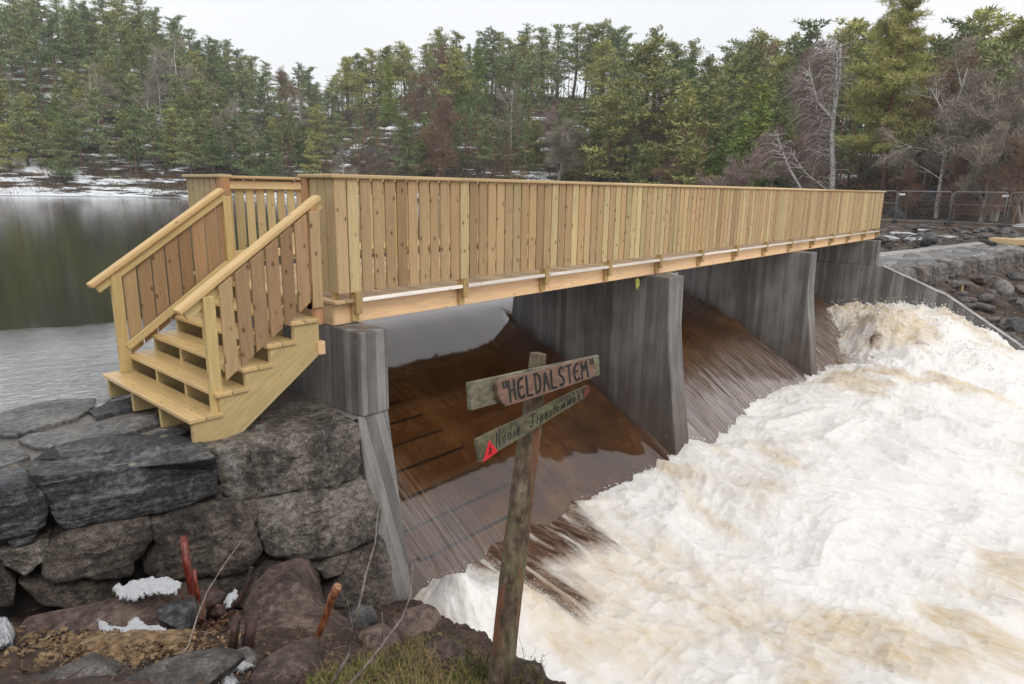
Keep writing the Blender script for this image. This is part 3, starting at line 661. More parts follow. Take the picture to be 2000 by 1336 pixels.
# ground detail on the right bank sits on a separate sheet
gx = np.linspace(17.56, 62, 520); gy = np.linspace(-13, 15, 400); Gx, Gy = np.meshgrid(gx, gy)
Gz = near_land(Gx, Gy)+.05+.10*fbm(Gx*2.2, Gy*2.2, 0, 5, 35)+.08*fbm(Gx*.9, Gy*.9, 0, 3, 36, True)
rG = np.hypot(Gx-CX[0], Gy-CX[1]); z0 = -.72+.12*fbm(Gx*1.2, Gy*1.2, 0, 4, 37); Gz = Gz+(z0-Gz)*sstep(44, 52, rG)
Gz = np.maximum(Gz, -4.2)
keepG = (Gy < 4.4+(Gx-17.5)*.7)
V = np.stack([Gx, Gy, Gz], -1).reshape(-1, 3); F = grid_faces(len(gy), len(gx), keepG); V, F, used = compact(V, F)
t = T('rubble_ground'); o = t.coord(); X = t.xyz(); dv = t.voro(t.mix(.12, o, t.noise(o, 3, 3, out='Color'), 'ADD'), 2.6); dv2 = t.voro(o, 7.5); cv = t.voro(o, 2.6, out='Color')
sx = t.n('ShaderNodeSeparateColor'); t.l(cv, sx.inputs[0]); b = t.noise(o, 1.1, 7, .7); f = t.noise(o, 12, 4, .7)
stone = t.ramp(t.math('ADD', t.math('MULTIPLY', sx.outputs[0], .5), t.math('MULTIPLY', f, .5)), [(.3, (.035, .033, .034)), (.6, (.12, .112, .108)), (.85, (.22, .2, .185))])
earth = t.ramp(t.math('ADD', t.math('MULTIPLY', b, .6), t.math('MULTIPLY', f, .4)), [(.35, (.022, .016, .012)), (.5, (.075, .05, .034)), (.62, (.17, .115, .07)), (.72, (.15, .13, .06))])
msk = t.ramp(t.math('ADD', b, t.math('MULTIPLY', t.math('SUBTRACT', dv, .3), -.5)), [(.46, 0), (.56, 1)])
far = t.ramp(t.math('DIVIDE', X[0], 100), [(.44, 1), (.47, 0)])
c = t.mix(t.math('MULTIPLY', msk, far), earth, stone)
h = t.math('SUBTRACT', t.math('MULTIPLY', f, .3), t.math('ADD', dv, t.math('MULTIPLY', dv2, .4))); t.bump(h, .9, .16); t.set(color=c, rough=.75, spec=.3)
tag(mesh_np('bank_ground', V, F, t.m, smooth=True), kind='structure')
_nx = np.linspace(17.0, 70, 900); _ny = np.linspace(-16, 40, 900); _nX, _nY = np.meshgrid(_nx, _ny); _nz = near_land(_nX, _nY); _nr = sstep(44, 52, np.hypot(_nX-CX[0], _nY-CX[1])); _nz = _nz+(-.72-_nz)*_nr
def gz_near(x, y):
    i = np.clip(((np.asarray(x)-17)/53*899+.5).astype(int), 0, 899); j = np.clip(((np.asarray(y)+16)/56*899+.5).astype(int), 0, 899); return _nz[j, i]

# ================================================================== TREES
def tri_blades(C_, D_, L_, W_):
    """one long thin triangle per blade"""
    n = len(C_); D_ = D_/np.linalg.norm(D_, axis=1)[:, None]; s = rng.normal(size=(n, 3)); S = np.cross(D_, s); S /= np.linalg.norm(S, axis=1)[:, None]+1e-9
    V = np.empty((n, 3, 3)); V[:, 0] = C_-S*W_[:, None]; V[:, 1] = C_+S*W_[:, None]; V[:, 2] = C_+D_*L_[:, None]
    return V.reshape(-1, 3), np.arange(n*3).reshape(-1, 3)
def fol(name, c0, c1, c2, sc=.9):
    c0, c1, c2 = [tuple(2.8*(.9*q+.1*sum(c)/3) for q in c) for c in (c0, c1, c2)]
    t = T(name); o = t.coord(); a = t.noise(o, sc, 3, .6); oi = t.n('ShaderNodeObjectInfo').outputs['Random']; isl = t.n('ShaderNodeNewGeometry').outputs['Random Per Island']
    m = t.math('ADD', t.math('MULTIPLY', a, .6), t.math('ADD', t.math('MULTIPLY', isl, .2), t.math('MULTIPLY', oi, .22)))
    c = t.ramp(m, [(.3, c0), (.5, c1), (.72, c2)]); return t.set(color=c, rough=.75, spec=.15)
PINE_OL = fol('pine_needles_olive', (.045, .06, .018), (.115, .122, .036), (.20, .19, .06))
PINE_GR = fol('pine_needles_green', (.03, .05, .02), (.078, .10, .04), (.14, .155, .065))
SPRUCE = fol('spruce_needles', (.022, .045, .01), (.06, .09, .016), (.13, .15, .03))
t = T('pine_bark'); X = t.xyz(); nn = t.noise(t.coord((1, 1, .3)), 14, 5, .7); hh = t.ramp(t.math('MULTIPLY', X[2], .1), [(.1, 0), (.6, 1)])
c = t.mix(hh, t.ramp(nn, [(.35, (.05, .035, .028)), (.65, (.16, .12, .1))]), t.ramp(nn, [(.35, (.12, .05, .028)), (.65, (.30, .14, .075))])); BARKP = t.set(color=c, rough=.85)
t = T('birch_bark'); nn = t.noise(t.coord((1.2, 1.2, 2.4)), 3.5, 5, .7); c = t.ramp(nn, [(.38, (.09, .08, .075)), (.48, (.62, .59, .56)), (.7, (.74, .71, .68))]); BIRCH = t.set(color=c, rough=.7)
def twigm(name, a, b):
    t = T(name); isl = t.n('ShaderNodeNewGeometry').outputs['Random Per Island']; return t.set(color=t.mix(isl, a, b), rough=.85, spec=.15)
TW_BR = twigm('twigs_brown', (.16, .10, .07), (.32, .20, .14)); TW_PU = twigm('twigs_purple', (.24, .165, .155), (.42, .31, .30)); TW_GY = twigm('twigs_grey', (.22, .19, .15), (.42, .37, .30))

def clump(cs, rs, per, L, Wd_, flat=.5, up=.35):
    cs = np.repeat(cs, per, 0); rs = np.repeat(rs, per); n = len(cs)
    g = rng.normal(size=(n, 3)); g /= np.linalg.norm(g, axis=1)[:, None]; g *= rng.uniform(.25, 1, n)[:, None]**.5
    off = g*rs[:, None]; off[:, 2] *= flat; d = g.copy(); d[:, 2] = d[:, 2]*.5+up
    return tri_blades(cs+off, d+.35*rng.normal(size=(n, 3)), L*rng.uniform(.6, 1.3, n), Wd_*rng.uniform(.6, 1.3, n))
def make_pine(h, seed, bare=.35, spread=.22, nb=46, per=22, L=.30, Wb=.055, mat=PINE_OL, lean=.0, name='pine_tree', top_round=.6):
    r_ = np.random.default_rng(seed); root = empty(name, (0, 0, 0)); m = MB(); pts = []; bend = r_.uniform(-1, 1, 2)*.03*h
    def tp(z): s = z/h; return np.array([bend[0]*math.sin(s*2.4)+lean*z, bend[1]*math.sin(s*3), z])
    zs = np.linspace(-.6, h*.97, 9); m.tube([tp(z) for z in zs], [max(.014*h*(1-z/h)**.8+.02, .03) for z in zs], 7)
    cs, rs = [], []
    for i in range(nb):
        s = bare+(1-bare)*((i+r_.uniform(0, 1))/nb); z = s*h; q = (s-bare)/(1-bare)
        env = (math.sin(min(1, q*1.15+.22)*math.pi*.86)**top_round if q < .999 else 0)*(1-.55*q)
        Lb = spread*h*env*r_.uniform(.55, 1.15)+.15; a = r_.uniform(0, 2*math.pi)
        tilt = r_.uniform(-.12, .25)+.55*q; d = np.array([math.cos(a), math.sin(a), tilt]); A = tp(z); B = A+d*Lb
        if Lb > .5: m.tube([A, A+(B-A)*.55+np.array([0, 0, -.02*Lb]), B], [.0035*h*(1-.6*s)+.012, .022, .01], 4, False)
        k = max(1, int(Lb/.42))
        for j in range(k+1):
            f = .38+.62*j/max(k, 1); p = A+(B-A)*f+r_.normal(size=3)*.12*Lb*np.array([1, 1, .35]); cs.append(p); rs.append((.20+.16*Lb)*r_.uniform(.7, 1.25))
    cs.append(tp(h*.985)); rs.append(.25)
    m.build('trunk', BARKP, root, smooth=True)
    V, F = clump(np.array(cs), np.array(rs), per, L, Wb, .42, .45); mesh_np('crown', V, F, mat, root); return root
def make_spruce(h, seed, mat=SPRUCE, base=.06, wd=.2, per=9):
    r_ = np.random.default_rng(seed); root = empty('spruce_tree', (0, 0, 0)); m = MB(); m.tube([(0, 0, -.6), (0, 0, h*.5), (0, 0, h)], [.012*h, .008*h, .01], 6); m.build('trunk', BARKP, root)
    Cc, D, L = [], [], []
    z = base*h
    while z < h*.985:
        q = (z/h-base)/(1-base); R = wd*h*(1-q)**.85+.12; nb = 7
        for _ in range(nb):
            a = r_.uniform(0, 6.283); Lb = R*r_.uniform(.7, 1.12)
            for j in range(max(2, int(Lb/.16))):
                f = (j+.7)/max(2, int(Lb/.16)); p = np.array([math.cos(a)*Lb*f, math.sin(a)*Lb*f, z-.30*Lb*f+.10*Lb*f*f])
                for _k in range(per//3+1): Cc.append(p+r_.normal(size=3)*np.array([.09, .09, .05])*(.6+Lb)); D.append([math.cos(a)+r_.normal()*.7, math.sin(a)+r_.normal()*.7, -.35+.3*r_.normal()]); L.append(r_.uniform(.16, .34))
        z += .022*h+.03
    n = len(Cc); V, F = tri_blades(np.array(Cc), np.array(D), np.array(L), np.full(n, .045)); V2, F2 = tri_blades(np.array([[0, 0, h*.97]]*6)+rng.normal(size=(6, 3))*.03, np.array([[0, 0, 1.0]]*6)+rng.normal(size=(6, 3))*.2, np.full(6, .35), np.full(6, .03))
    mesh_np('crown', np.vstack([V, V2]), np.vstack([F, F2+len(V)]), mat, root); return root
def grow(h, seed, tw, bark, name, spread=.5, trunk=.45, levels=4, fine=13, thin=.012, droop=0.0, stems=1, rad=.012, tl=.5):
    """leafless tree: branching limbs as tubes, fine twigs as slivers"""
    r_ = np.random.default_rng(seed); root = empty(name, (0, 0, 0)); m = MB(); tips = []
    def br(p, d, L, r, lv):
        pts = [p]; q = p.copy(); dd = d.copy()
        for i in range(3):
            dd = dd+r_.normal(size=3)*.13+np.array([0, 0, .10-droop*(lv > 1)]); dd /= np.linalg.norm(dd); q = q+dd*L/3; pts.append(q.copy())
        m.tube(pts, [r, r*.86, r*.7, r*.5], 5 if lv < 3 else 3, False)
        if lv >= levels:
            for i in range(1, 4): tips.append((pts[i], dd.copy()))
            return
        for i in range(r_.integers(3, 5)):
            f = r_.uniform(.35, 1); a = pts[min(3, int(f*3))]; s = r_.normal(size=3); s -= dd*(s@dd); s /= np.linalg.norm(s)
            nd = dd*(1-spread*.5)+s*spread*r_.uniform(.6, 1.3); nd /= np.linalg.norm(nd); br(a, nd, L*r_.uniform(.5, .72), r*.5, lv+1)
        tips.append((pts[3], dd.copy())); tips.append((pts[2], dd.copy()))
    for s in range(stems):
        a = r_.uniform(0, 6.28); d0 = np.array([math.cos(a)*.18*(stems > 1), math.sin(a)*.18*(stems > 1), 1.0]); H = h*trunk
        p = np.array([0, 0, -.5]); pts = [p]
        for i in range(4): p = p+(d0+r_.normal(size=3)*.05)*(H+.5)/4; pts.append(p.copy())
        m.tube(pts, [rad*h*1.2, rad*h, rad*h*.85, rad*h*.7, rad*h*.55], 7, False)
        br(pts[-1], d0/np.linalg.norm(d0), h*.36, rad*h*.5, 1)
        for k in range(7):
            b = pts[2+k % 3]; s2 = r_.normal(size=3); s2[2] = abs(s2[2])*.6+.35; s2 /= np.linalg.norm(s2); br(b, s2, h*r_.uniform(.22, .34), rad*h*.3, 2)
    m.build('trunk', bark, root, smooth=True)
    P = np.array([t_[0] for t_ in tips]); D = np.array([t_[1] for t_ in tips]); P = np.repeat(P, fine, 0); D = np.repeat(D, fine, 0); n = len(P)
    D = D*.8+r_.normal(size=(n, 3))*.55; D[:, 2] -= droop*1.4; P = P+r_.normal(size=(n, 3))*.05*h*.3
    V, F = tri_blades(P, D, tl*r_.uniform(.4, 1.3, n), np.full(n, thin)); mesh_np('crown', V, F, tw, root); return root

PINES = [make_pine(9, 11, .28, .23), make_pine(10, 12, .34, .2, 46, mat=PINE_GR), make_pine(8, 13, .12, .24, 46, mat=PINE_GR), make_pine(9.5, 14, .42, .25, 42), make_pine(7, 15, .05, .27, 44), make_pine(9, 16, .25, .19, 48, mat=PINE_GR)]
PH = [9, 10, 8, 9.5, 7, 9]
SPR = [make_spruce(9, 21), make_spruce(8, 22, wd=.24)]; SH = [9, 8]
BARE = [grow(8, 31, TW_BR, TW_BR, 'bare_tree', thin=.016), grow(8, 32, TW_PU, TW_GY, 'bare_tree', droop=.06, thin=.016), grow(8, 33, TW_GY, TW_GY, 'bare_tree', stems=2, thin=.016)]
bird = grow(9, 34, TW_GY, BIRCH, 'birch_tree', spread=.35, trunk=.6, droop=.1, thin=.014)
ALLP = PINES+SPR+BARE+[bird]; used_proto = set()
def ztree(x, y): return float(terrain(np.array([x]), np.array([y]))[0])
LM = [(-400, 110, 'at the left edge'), (110, 240, 'above the lower handrail'), (240, 365, 'left of the rear parapet'), (365, 480, 'behind the stair head'), (480, 590, 'behind the stair opening'),
      (590, 700, 'behind the parapet corner'), (700, 830, 'behind the first parapet boards'), (830, 960, 'behind the second bay'), (960, 1090, 'above the near pier'), (1090, 1220, 'behind the near span'),
      (1220, 1350, 'above the parapet middle'), (1350, 1480, 'beside the dark spruces'), (1480, 1610, 'left of the white birch'), (1610, 1730, 'near the tall pine'), (1730, 1860, 'behind the fence gate'), (1860, 2300, 'at the right edge')]
ROW = ['on the shore', 'low on the slope', 'at mid slope', 'high up the slope', 'on the skyline']
placed = []
def place(kind, idx, px, r, scale, row):
    a = az_of(px); x, y = CX[0]+math.sin(a)*r, CX[1]+math.cos(a)*r
    proto = {'pine': PINES, 'spruce': SPR, 'bare': BARE, 'birch': [bird]}[kind][idx]
    if id(proto) in used_proto: o = copy_tree(proto)
    else: used_proto.add(id(proto)); o = proto
    o.location = (x, y, ztree(x, y)-.1); o.rotation_euler = (random.gauss(0, .02), random.gauss(0, .02), random.uniform(0, 6.28)); k_ = 1.3 if kind == 'pine' else 1.1; o.scale = (k_*scale*random.uniform(.9, 1.15), k_*scale*random.uniform(.9, 1.15), scale)
    placed.append((kind, idx, px, row, o)); return o
GAP = [(60, 100, .25, .75), (180, 215, .55, .8), (510, 650, .0, .0)]
for row, tt, step in ((4, 1.0, 28), (3, .80, 31), (2, .57, 35), (1, .33, 40), (0, .10, 46)):
    px = -60+random.uniform(0, 20)
    while px < 2060:
        rs, rc, yt, th = prof(px); t_ = min(1.02, max(.03, tt+random.gauss(0, .075 if row < 4 else .03))); r = rs+(rc-rs)*t_
        left = px < 660; right = px > 1480; ok = True
        if 60 < px < 110 and 1 <= row <= 3 and random.random() < .8: ok = False
        if row <= 2 and 700 < px < 1350 and random.random() < .25: ok = False
        gpn = float(fbm(np.array([(CX[0]+math.sin(az_of(px))*r)*.05]), np.array([(CX[1]+math.cos(az_of(px))*r)*.05]), 0, 3, 707)[0])
        if gpn > (.34 if px < 640 else .16) and row in (1, 2, 3) and px < 1420: ok = False
        if row <= 1 and 1480 < px < 1790: ok = False
        if ok:
            u = random.random(); th_ = th
            if row <= 1 and not right:
                if u < .2 and not left: k = ('bare', random.choice([0, 0, 1]))
                elif u < .26: k = ('birch', 0)
                elif u < .34: k = ('spruce', random.choice([0, 1]))
                else: k = ('pine', random.choice([2, 4, 4, 5]))
                hh = th_*random.uniform(.5, .85)
            elif right and row <= 1: k = random.choice([('bare', 0), ('bare', 2), ('bare', 2), ('pine', 5), ('spruce', 0)]); hh = th_*random.uniform(.55, .8)
            else:
                if u < .06: k = ('bare', 0)
                elif u < .10: k = ('spruce', 0)
                elif left: k = ('pine', random.choice([0, 1, 5, 5, 2]))
                else: k = ('pine', random.choice([0, 0, 3, 1, 5]))
                hh = th_*random.uniform(.78, 1.12)
            base = {'pine': PH, 'spruce': SH, 'bare': [8, 8, 8], 'birch': [9]}[k[0]][k[1]]
            place(k[0], k[1], px, r, hh/base, row)
        px += step*random.uniform(.7, 1.3)*(1.0 if px < 1500 else 1.25)
px = -50.0
while px < 640:
    rs, rc, yt, th = prof(px); place('pine', random.choice([2, 4, 5, 2]), px, rs+(rc-rs)*random.uniform(.03, .32), th*random.uniform(.42, .78)/8.2, 0 if random.random() < .5 else 1); px += 21*random.uniform(.6, 1.5)
# named dark spruces left of the birch, and grey trees at right: measured one by one
for px, r, ytop in ((1408, 78, 245), (1440, 76, 205), (1475, 74, 175), (1512, 74, 190), (1545, 76, 215), (1490, 70, 260), (1425, 70, 280)):
    a = az_of(px); x, y = CX[0]+math.sin(a)*r, CX[1]+math.cos(a)*r; z = ztree(x, y); hh = CX[2]+r*tan_el(px, ytop)-z; place('spruce', random.choice([0, 1]), px, r, hh/8.5, 1)
for kind, idx, px, r, ytop in (('bare', 2, 1880, 62, 130), ('bare', 2, 1950, 58, 110), ('bare', 2, 2010, 56, 150), ('bare', 2, 1800, 66, 230), ('bare', 1, 1530, 74, 250),  ('bare', 2, 1690, 74, 300), ('bare', 1, 1440, 62, 300), ('bare', 0, 1340, 84, 250),
        ('bare', 0, 865, 108, 185), ('bare', 0, 1270, 100, 165), ('bare', 2, 1085, 102, 225), ('pine', 4, 1355, 78, 275), ('pine', 4, 1255, 92, 285), ('birch', 0, 1838, 60, 120), ('birch', 0, 365, 150, 90), ('birch', 0, 463, 128, 210), ('bare', 2, 1920, 54, 230), ('bare', 0, 1985, 52, 260), ('bare', 0, 1870, 56, 290), ('bare', 0, 1775, 58, 320), ('pine', 2, 275, 128, 232), ('spruce', 1, 1790, 74, 250), ('spruce', 0, 1810, 76, 240), ('pine', 3, 1255, 100, 90)):
    a = az_of(px); x, y = CX[0]+math.sin(a)*r, CX[1]+math.cos(a)*r; z = ztree(x, y); hh = CX[2]+r*tan_el(px, ytop)-z
    base = {'pine': PH, 'spruce': SH, 'bare': [8, 8, 8], 'birch': [9]}[kind][idx]; place(kind, idx, px, r, hh/base, 1)
for p in ALLP:
    if id(p) not in used_proto:
        for ch in list(p.children): bpy.data.objects.remove(ch)
        bpy.data.objects.remove(p)
DES = {('pine', 0): 'olive spreading pine', ('pine', 1): 'dark green tall pine', ('pine', 2): 'bushy green young pine', ('pine', 3): 'flat topped olive pine', ('pine', 4): 'low rounded olive pine', ('pine', 5): 'narrow green pine',
       ('spruce', 0): 'dark pointed spruce', ('spruce', 1): 'broad dark spruce', ('bare', 0): 'leafless brown tree', ('bare', 1): 'leafless purplish tree', ('bare', 2): 'leafless grey tree', ('birch', 0): 'white stemmed birch'}
ORD = ['leftmost', 'second', 'third', 'fourth', 'fifth', 'sixth', 'seventh', 'eighth', 'ninth', 'tenth']
cells = {}
for kind, idx, px, row, o in placed:
    lm = next((i for i, (a, b, _) in enumerate(LM) if a <= px < b), len(LM)-1); cells.setdefault((kind, idx, row, lm), []).append((px, o))
for (kind, idx, row, lm), L in cells.items():
    L.sort(key=lambda q: q[0])
    for i, (px, o) in enumerate(L):
        pre = '' if len(L) == 1 else (ORD[i]+' ' if i == 0 else ORD[i]+' from left, ')
        tag(o, f'{pre}{DES[(kind, idx)]} {ROW[row]} {LM[lm][2]}', 'tree', {'pine': 'pines', 'spruce': 'spruces', 'bare': 'leafless trees', 'birch': 'birches'}[kind]+' on the far hillside')
print('TREES', len(placed))
# hero pine and hero birch on the right bank
def ground_at(px, r):
    a = az_of(px); x, y = CX[0]+math.sin(a)*r, CX[1]+math.cos(a)*r; return x, y, ztree(x, y)
x, y, z = ground_at(1728, 66); H = CX[2]+66*tan_el(1728, -25)-z
hp = make_pine(H, 91, .24, .20, 120, 60, .36, .034, PINE_OL, top_round=.45); hp.location = (x, y, z); tag(hp, 'tallest pine with a red trunk standing above the far end of the bridge', 'tree', 'large trees on the right bank')
D_ = 66.0
def P_(px, py, d=D_, j=0): 
    q = CX+ray(px, py)*(d/math.hypot(*ray(px, py)[:2])); return q+np.array([j, -j, 0])
x, y, z = ground_at(1626, D_); hb = empty('birch_tree', (x, y, z), 'multi-stemmed white birch with drooping purple twigs left of the tallest pine', 'tree', 'large trees on the right bank')
m = MB(); ST = [([(1625, 392), (1627, 330), (1625, 260), (1630, 215), (1640, 150), (1642, 85)], .16, 0), ([(1629, 225), (1622, 170), (1618, 110), (1622, 75)], .09, .3), ([(1625, 232), (1610, 200), (1600, 165), (1593, 140)], .07, -.4),
      ([(1627, 245), (1606, 225), (1585, 195), (1578, 180)], .06, .5), ([(1624, 305), (1605, 290), (1585, 240), (1572, 215)], .07, .6), ([(1580, 395), (1572, 330), (1556, 290), (1548, 260)], .08, -1), ([(1624, 350), (1590, 310), (1560, 290)], .05, 1), ([(1634, 205), (1650, 150), (1652, 100)], .06, -.5), ([(1626, 380), (1600, 340), (1570, 300)], .04, -.8)]
tipP, tipD = [], []
for pts, r0, j in ST:
    Q = [P_(px, py, D_, j*(0 if i == 0 else 1)) for i, (px, py) in enumerate(pts)]; m.tube(Q, list(np.linspace(r0*1.6, r0*.6, len(Q))), 7, False)
    for i in range(len(Q)-1):
        for _ in range(16 if i else 5):
            f = random.random(); A = Q[i]+(Q[i+1]-Q[i])*f
            if A[2] < z+2: continue
            d = rng.normal(size=3); d[2] = abs(d[2])*.5; d -= _r*.65; d /= np.linalg.norm(d); Lb = random.uniform(.8, 2.6); B = A+d*Lb*.6; C2 = B+d*Lb*.3+np.array([0, 0, -.25*Lb])
            m.tube([A, B, C2], [.028, .018, .008], 4, False)
            for q in np.linspace(.2, 1, 9):
                tipP.append(A+(B-A)*q if q < .7 else B+(C2-B)*(q-.7)/.3); tipD.append(d)
hbt = m.build('trunk', BIRCH, hb, smooth=True)
P = np.repeat(np.array(tipP), 5, 0); D = np.repeat(np.array(tipD), 5, 0)*.45+rng.normal(size=(len(P), 3))*.4; D[:, 2] -= .75; P = P+_f*.9-_r*.25
V, F = tri_blades(P+rng.normal(size=P.shape)*.18, D, rng.uniform(.4, 1.25, len(P)), np.full(len(P), .009)); mesh_np('crown', V, F, TW_PU, hb)
# brown heather, juniper and scrub on the slopes (uncountable)
def scrub(n, name, label_mat, pxr, tr, size, seed):
    r_ = np.random.default_rng(seed); px = r_.uniform(*pxr, n); cnt = 26; rs = np.interp(px, TAB[:, 0], TAB[:, 1]); rc = np.interp(px, TAB[:, 0], TAB[:, 2]); r = rs+(rc-rs)*r_.uniform(*tr, n)**1.3
    a = np.interp(px, AZ_PX, AZ_A); x = CX[0]+np.sin(a)*r; y = CX[1]+np.cos(a)*r; k = fbm(x*.12, y*.12, 0, 3, seed) > -.12; x, y = x[k], y[k]; z = terrain(x, y); s = size*r_.uniform(.5, 1.6, len(x))
    Cc = np.repeat(np.stack([x, y, z], 1), cnt, 0); S = np.repeat(s, cnt); g = r_.normal(size=(len(Cc), 3)); g[:, 2] = np.abs(g[:, 2])*.7
    V, F = tri_blades(Cc+g*S[:, None]*np.array([.55, .55, .5]), g+np.array([0, 0, .5]), .45*S*r_.uniform(.5, 1.3, len(Cc)), .06*S)
    tag(mesh_np(name, V, F, label_mat), kind='stuff')
scrub(5200, 'hillside_heather', TW_BR, (-150, 2150), (0.0, .8), .75, 61)
scrub(1500, 'hillside_juniper', fol('juniper', (.018, .03, .012), (.045, .06, .02), (.09, .10, .03)), (-150, 2150), (0.0, .8), 1.0, 62)
scrub(700, 'ridge_undergrowth', PINE_GR, (-150, 2150), (.78, 1.08), 1.9, 66)
scrub(1100, 'bank_undergrowth', TW_BR, (1380, 2150), (-.05, .2), .8, 63)
# the wood behind the crest, one mass
r_ = np.random.default_rng(64); n = 1000; px = r_.uniform(-150, 2150, n); rs = np.interp(px, TAB[:, 0], TAB[:, 1]); rc = np.interp(px, TAB[:, 0], TAB[:, 2]); r = rs+(rc-rs)*r_.uniform(.03, 1.12, n)**.85; a = np.interp(px, AZ_PX, AZ_A); x = CX[0]+np.sin(a)*r; y = CX[1]+np.cos(a)*r; z = terrain(x, y)
th = np.interp(px, TAB[:, 0], TAB[:, 4])*r_.uniform(.35, .8, n); cs, rs_ = [], []; mt = MB()
kk = ~((fbm(x*.05, y*.05, 0, 3, 707) > np.where(px < 640, .32, .12)) & (r < rs+.85*(rc-rs))); x, y, z, th = x[kk], y[kk], z[kk], th[kk]; n = len(x)
for i in range(n):
    for q in range(20):
        s = .22+.78*(q+r_.uniform())/20; rad = .2*th[i]*(1-s)**.6+.25; an = r_.uniform(0, 6.28); cs.append((x[i]+math.cos(an)*rad*r_.uniform(.2, 1), y[i]+math.sin(an)*rad*r_.uniform(.2, 1), z[i]+s*th[i])); rs_.append(r_.uniform(.3, .55))
    mt.tube([(x[i], y[i], z[i]-.3), (x[i], y[i], z[i]+th[i]*.9)], [.11, .04], 4, False)
V, F = clump(np.array(cs), np.array(rs_), 12, .36, .07, .45, .4); tag(mesh_np('background_wood', V, F, PINE_GR), kind='stuff'); tag(mt.build('background_stems', BARKP), kind='stuff')

# ================================================================== STONE WALL ON THE LEFT
def c2(x, y): return (x*.446, 740+y*.446)          # photo crop -> photo pixel
WA, WB = np.array([-.27, -.44, -1.05]), np.array([-2.75, .13, -1.05]); wdir = (WB-WA)/np.linalg.norm(WB-WA); wn = np.cross(wdir, [0, 0, 1.0]); wn /= np.linalg.norm(wn)
if wn[1] > 0: wn = -wn
def onwall(px, py, off=0.0):
    """wall face leans out 0.1 m per metre downwards"""
    n = wn+np.array([0, 0, .10]); d = ray(px, py); p0 = WA+wn*off; return CX+d*(((p0-CX)@n)/(d@n))
wall = empty('stone_wall', (-1.6, 0, -1.9), 'old dry stone dam wall of big granite and slate blocks beside the stairs', 'stone wall')
back = -wn*.55
STN = [
 ('granite_block', GRAN, [(905,306),(1000,292),(1100,270),(1280,246),(1450,213),(1548,198),(1572,300),(1572,440),(1430,482),(1250,498),(1030,530),(975,500),(955,400),(930,340)], .05, 1.1, 1, .05, 0),
 ('slate_block', SLATE, [(150,420),(240,345),(420,300),(640,292),(830,298),(945,345),(952,398),(800,430),(600,480),(420,500),(230,518),(195,470)], .035, .3, 2, .035, .0),
 ('slate_block', SLATE, [(215,520),(420,505),(620,470),(820,425),(950,395),(945,500),(800,560),(620,600),(450,630),(300,660),(255,620),(230,570)], .05, .8, 3, .03, .03),
 ('slate_block', SLATE, [(-130,500),(0,462),(115,455),(165,490),(205,545),(202,640),(150,680),(0,712),(-120,720)], .06, .3, 4, .03, .02),
 ('stone', GRAN2, [(200,740),(300,665),(470,640),(640,612),(670,660),(640,740),(570,862),(420,872),(250,882),(195,840)], .04, .6, 5, .05, .05),
 ('stone', GRAN2, [(665,640),(760,590),(900,550),(1055,532),(1085,600),(1120,660),(1138,760),(1060,850),(950,872),(830,880),(700,880),(640,830),(690,720)], .04, .6, 6, .055, .05),
 ('stone', GRAN2, [(1062,532),(1135,520),(1122,635),(1085,590)], .02, .4, 7, .015, .02),
 ('granite_block', GRAN, [(1137,528),(1300,500),(1480,478),(1612,445),(1655,560),(1642,700),(1540,745),(1440,775),(1300,795),(1180,778),(1135,690),(1125,600)], .05, .6, 8, .05, .05),
 ('stone', GRAN, [(0,765),(100,740),(215,718),(222,760),(190,800),(110,862),(60,840),(15,810)], .04, .5, 9, .04, .06),
 ('stone', GRAN2, [(930,455),(968,470),(975,525),(940,530)], .02, .4, 10, .015, .0),
 ('stone', GRAN2, [(1285,812),(1390,808),(1402,880),(1392,1005),(1350,1010),(1330,930)], .03, .5, 11, .03, .02),
 ('stone', GRAN2, [(1385,825),(1450,790),(1530,765),(1490,845),(1420,872)], .03, .4, 12, .02, .06),
 ('stone', GRAN2, [(1535,770),(1640,715),(1685,700),(1708,850),(1712,1030),(1560,1020),(1420,1000),(1470,890)], .05, .5, 13, .03, .02),
 ('stone', GRAN2, [(-60,800),(15,830),(60,900),(60,990),(-40,1000)], .04, .4, 14, .03, .06),
 ('stone', GRAN2, [(700,890),(860,880),(980,860),(1090,860),(1180,800),(1280,805),(1250,900),(1150,1000),(900,1010),(720,960)], .03, .4, 15, .03, -.02),
 ('stone', GRAN2, [(80,890),(260,880),(520,880),(560,960),(500,1010),(180,1000)], .03, .4, 16, .03, -.02),
 ('stone', GRAN2, [(660,605),(800,575),(900,545),(880,590),(720,650)], .02, .4, 17, .02, .0),
 ('stone', SLATE, [(30,715),(130,690),(160,680),(155,710),(60,740)], .02, .4, 18, .015, .03),
 ('stone', GRAN2, [(1290,800),(1420,778),(1560,745),(1640,712),(1600,760),(1440,800)], .01, .4, 19, .02, -.06)]
for nm, mt_, pl, bu, bk, sd_, ro_, off in STN:
    P = [onax(*c2(*q), 'z', -1.04) if (nm == 'slate_block' and sd_ in (2, 4) and q[1] < (350 if sd_ == 2 else 480)) else onwall(*c2(*q), off) for q in pl]
    if sd_ in (1, 2, 4):      # capstones lie level: their backs run flat under the top
        bv = -wn*bk
    else: bv = -wn*bk
    stone_obj(nm, P, bu, bv, mt_, wall, sd_, ro_, freq=3.2 if mt_ is not SLATE else 2.2)
# dark core behind the joints
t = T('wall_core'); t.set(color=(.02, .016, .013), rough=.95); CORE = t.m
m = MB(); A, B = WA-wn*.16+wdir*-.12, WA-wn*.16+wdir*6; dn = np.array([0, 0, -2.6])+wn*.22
m.prism([A+np.array([0, 0, -.12]), B+np.array([0, 0, -.12]), B+dn, A+dn], -wn*.9); m.build('core', CORE, wall)
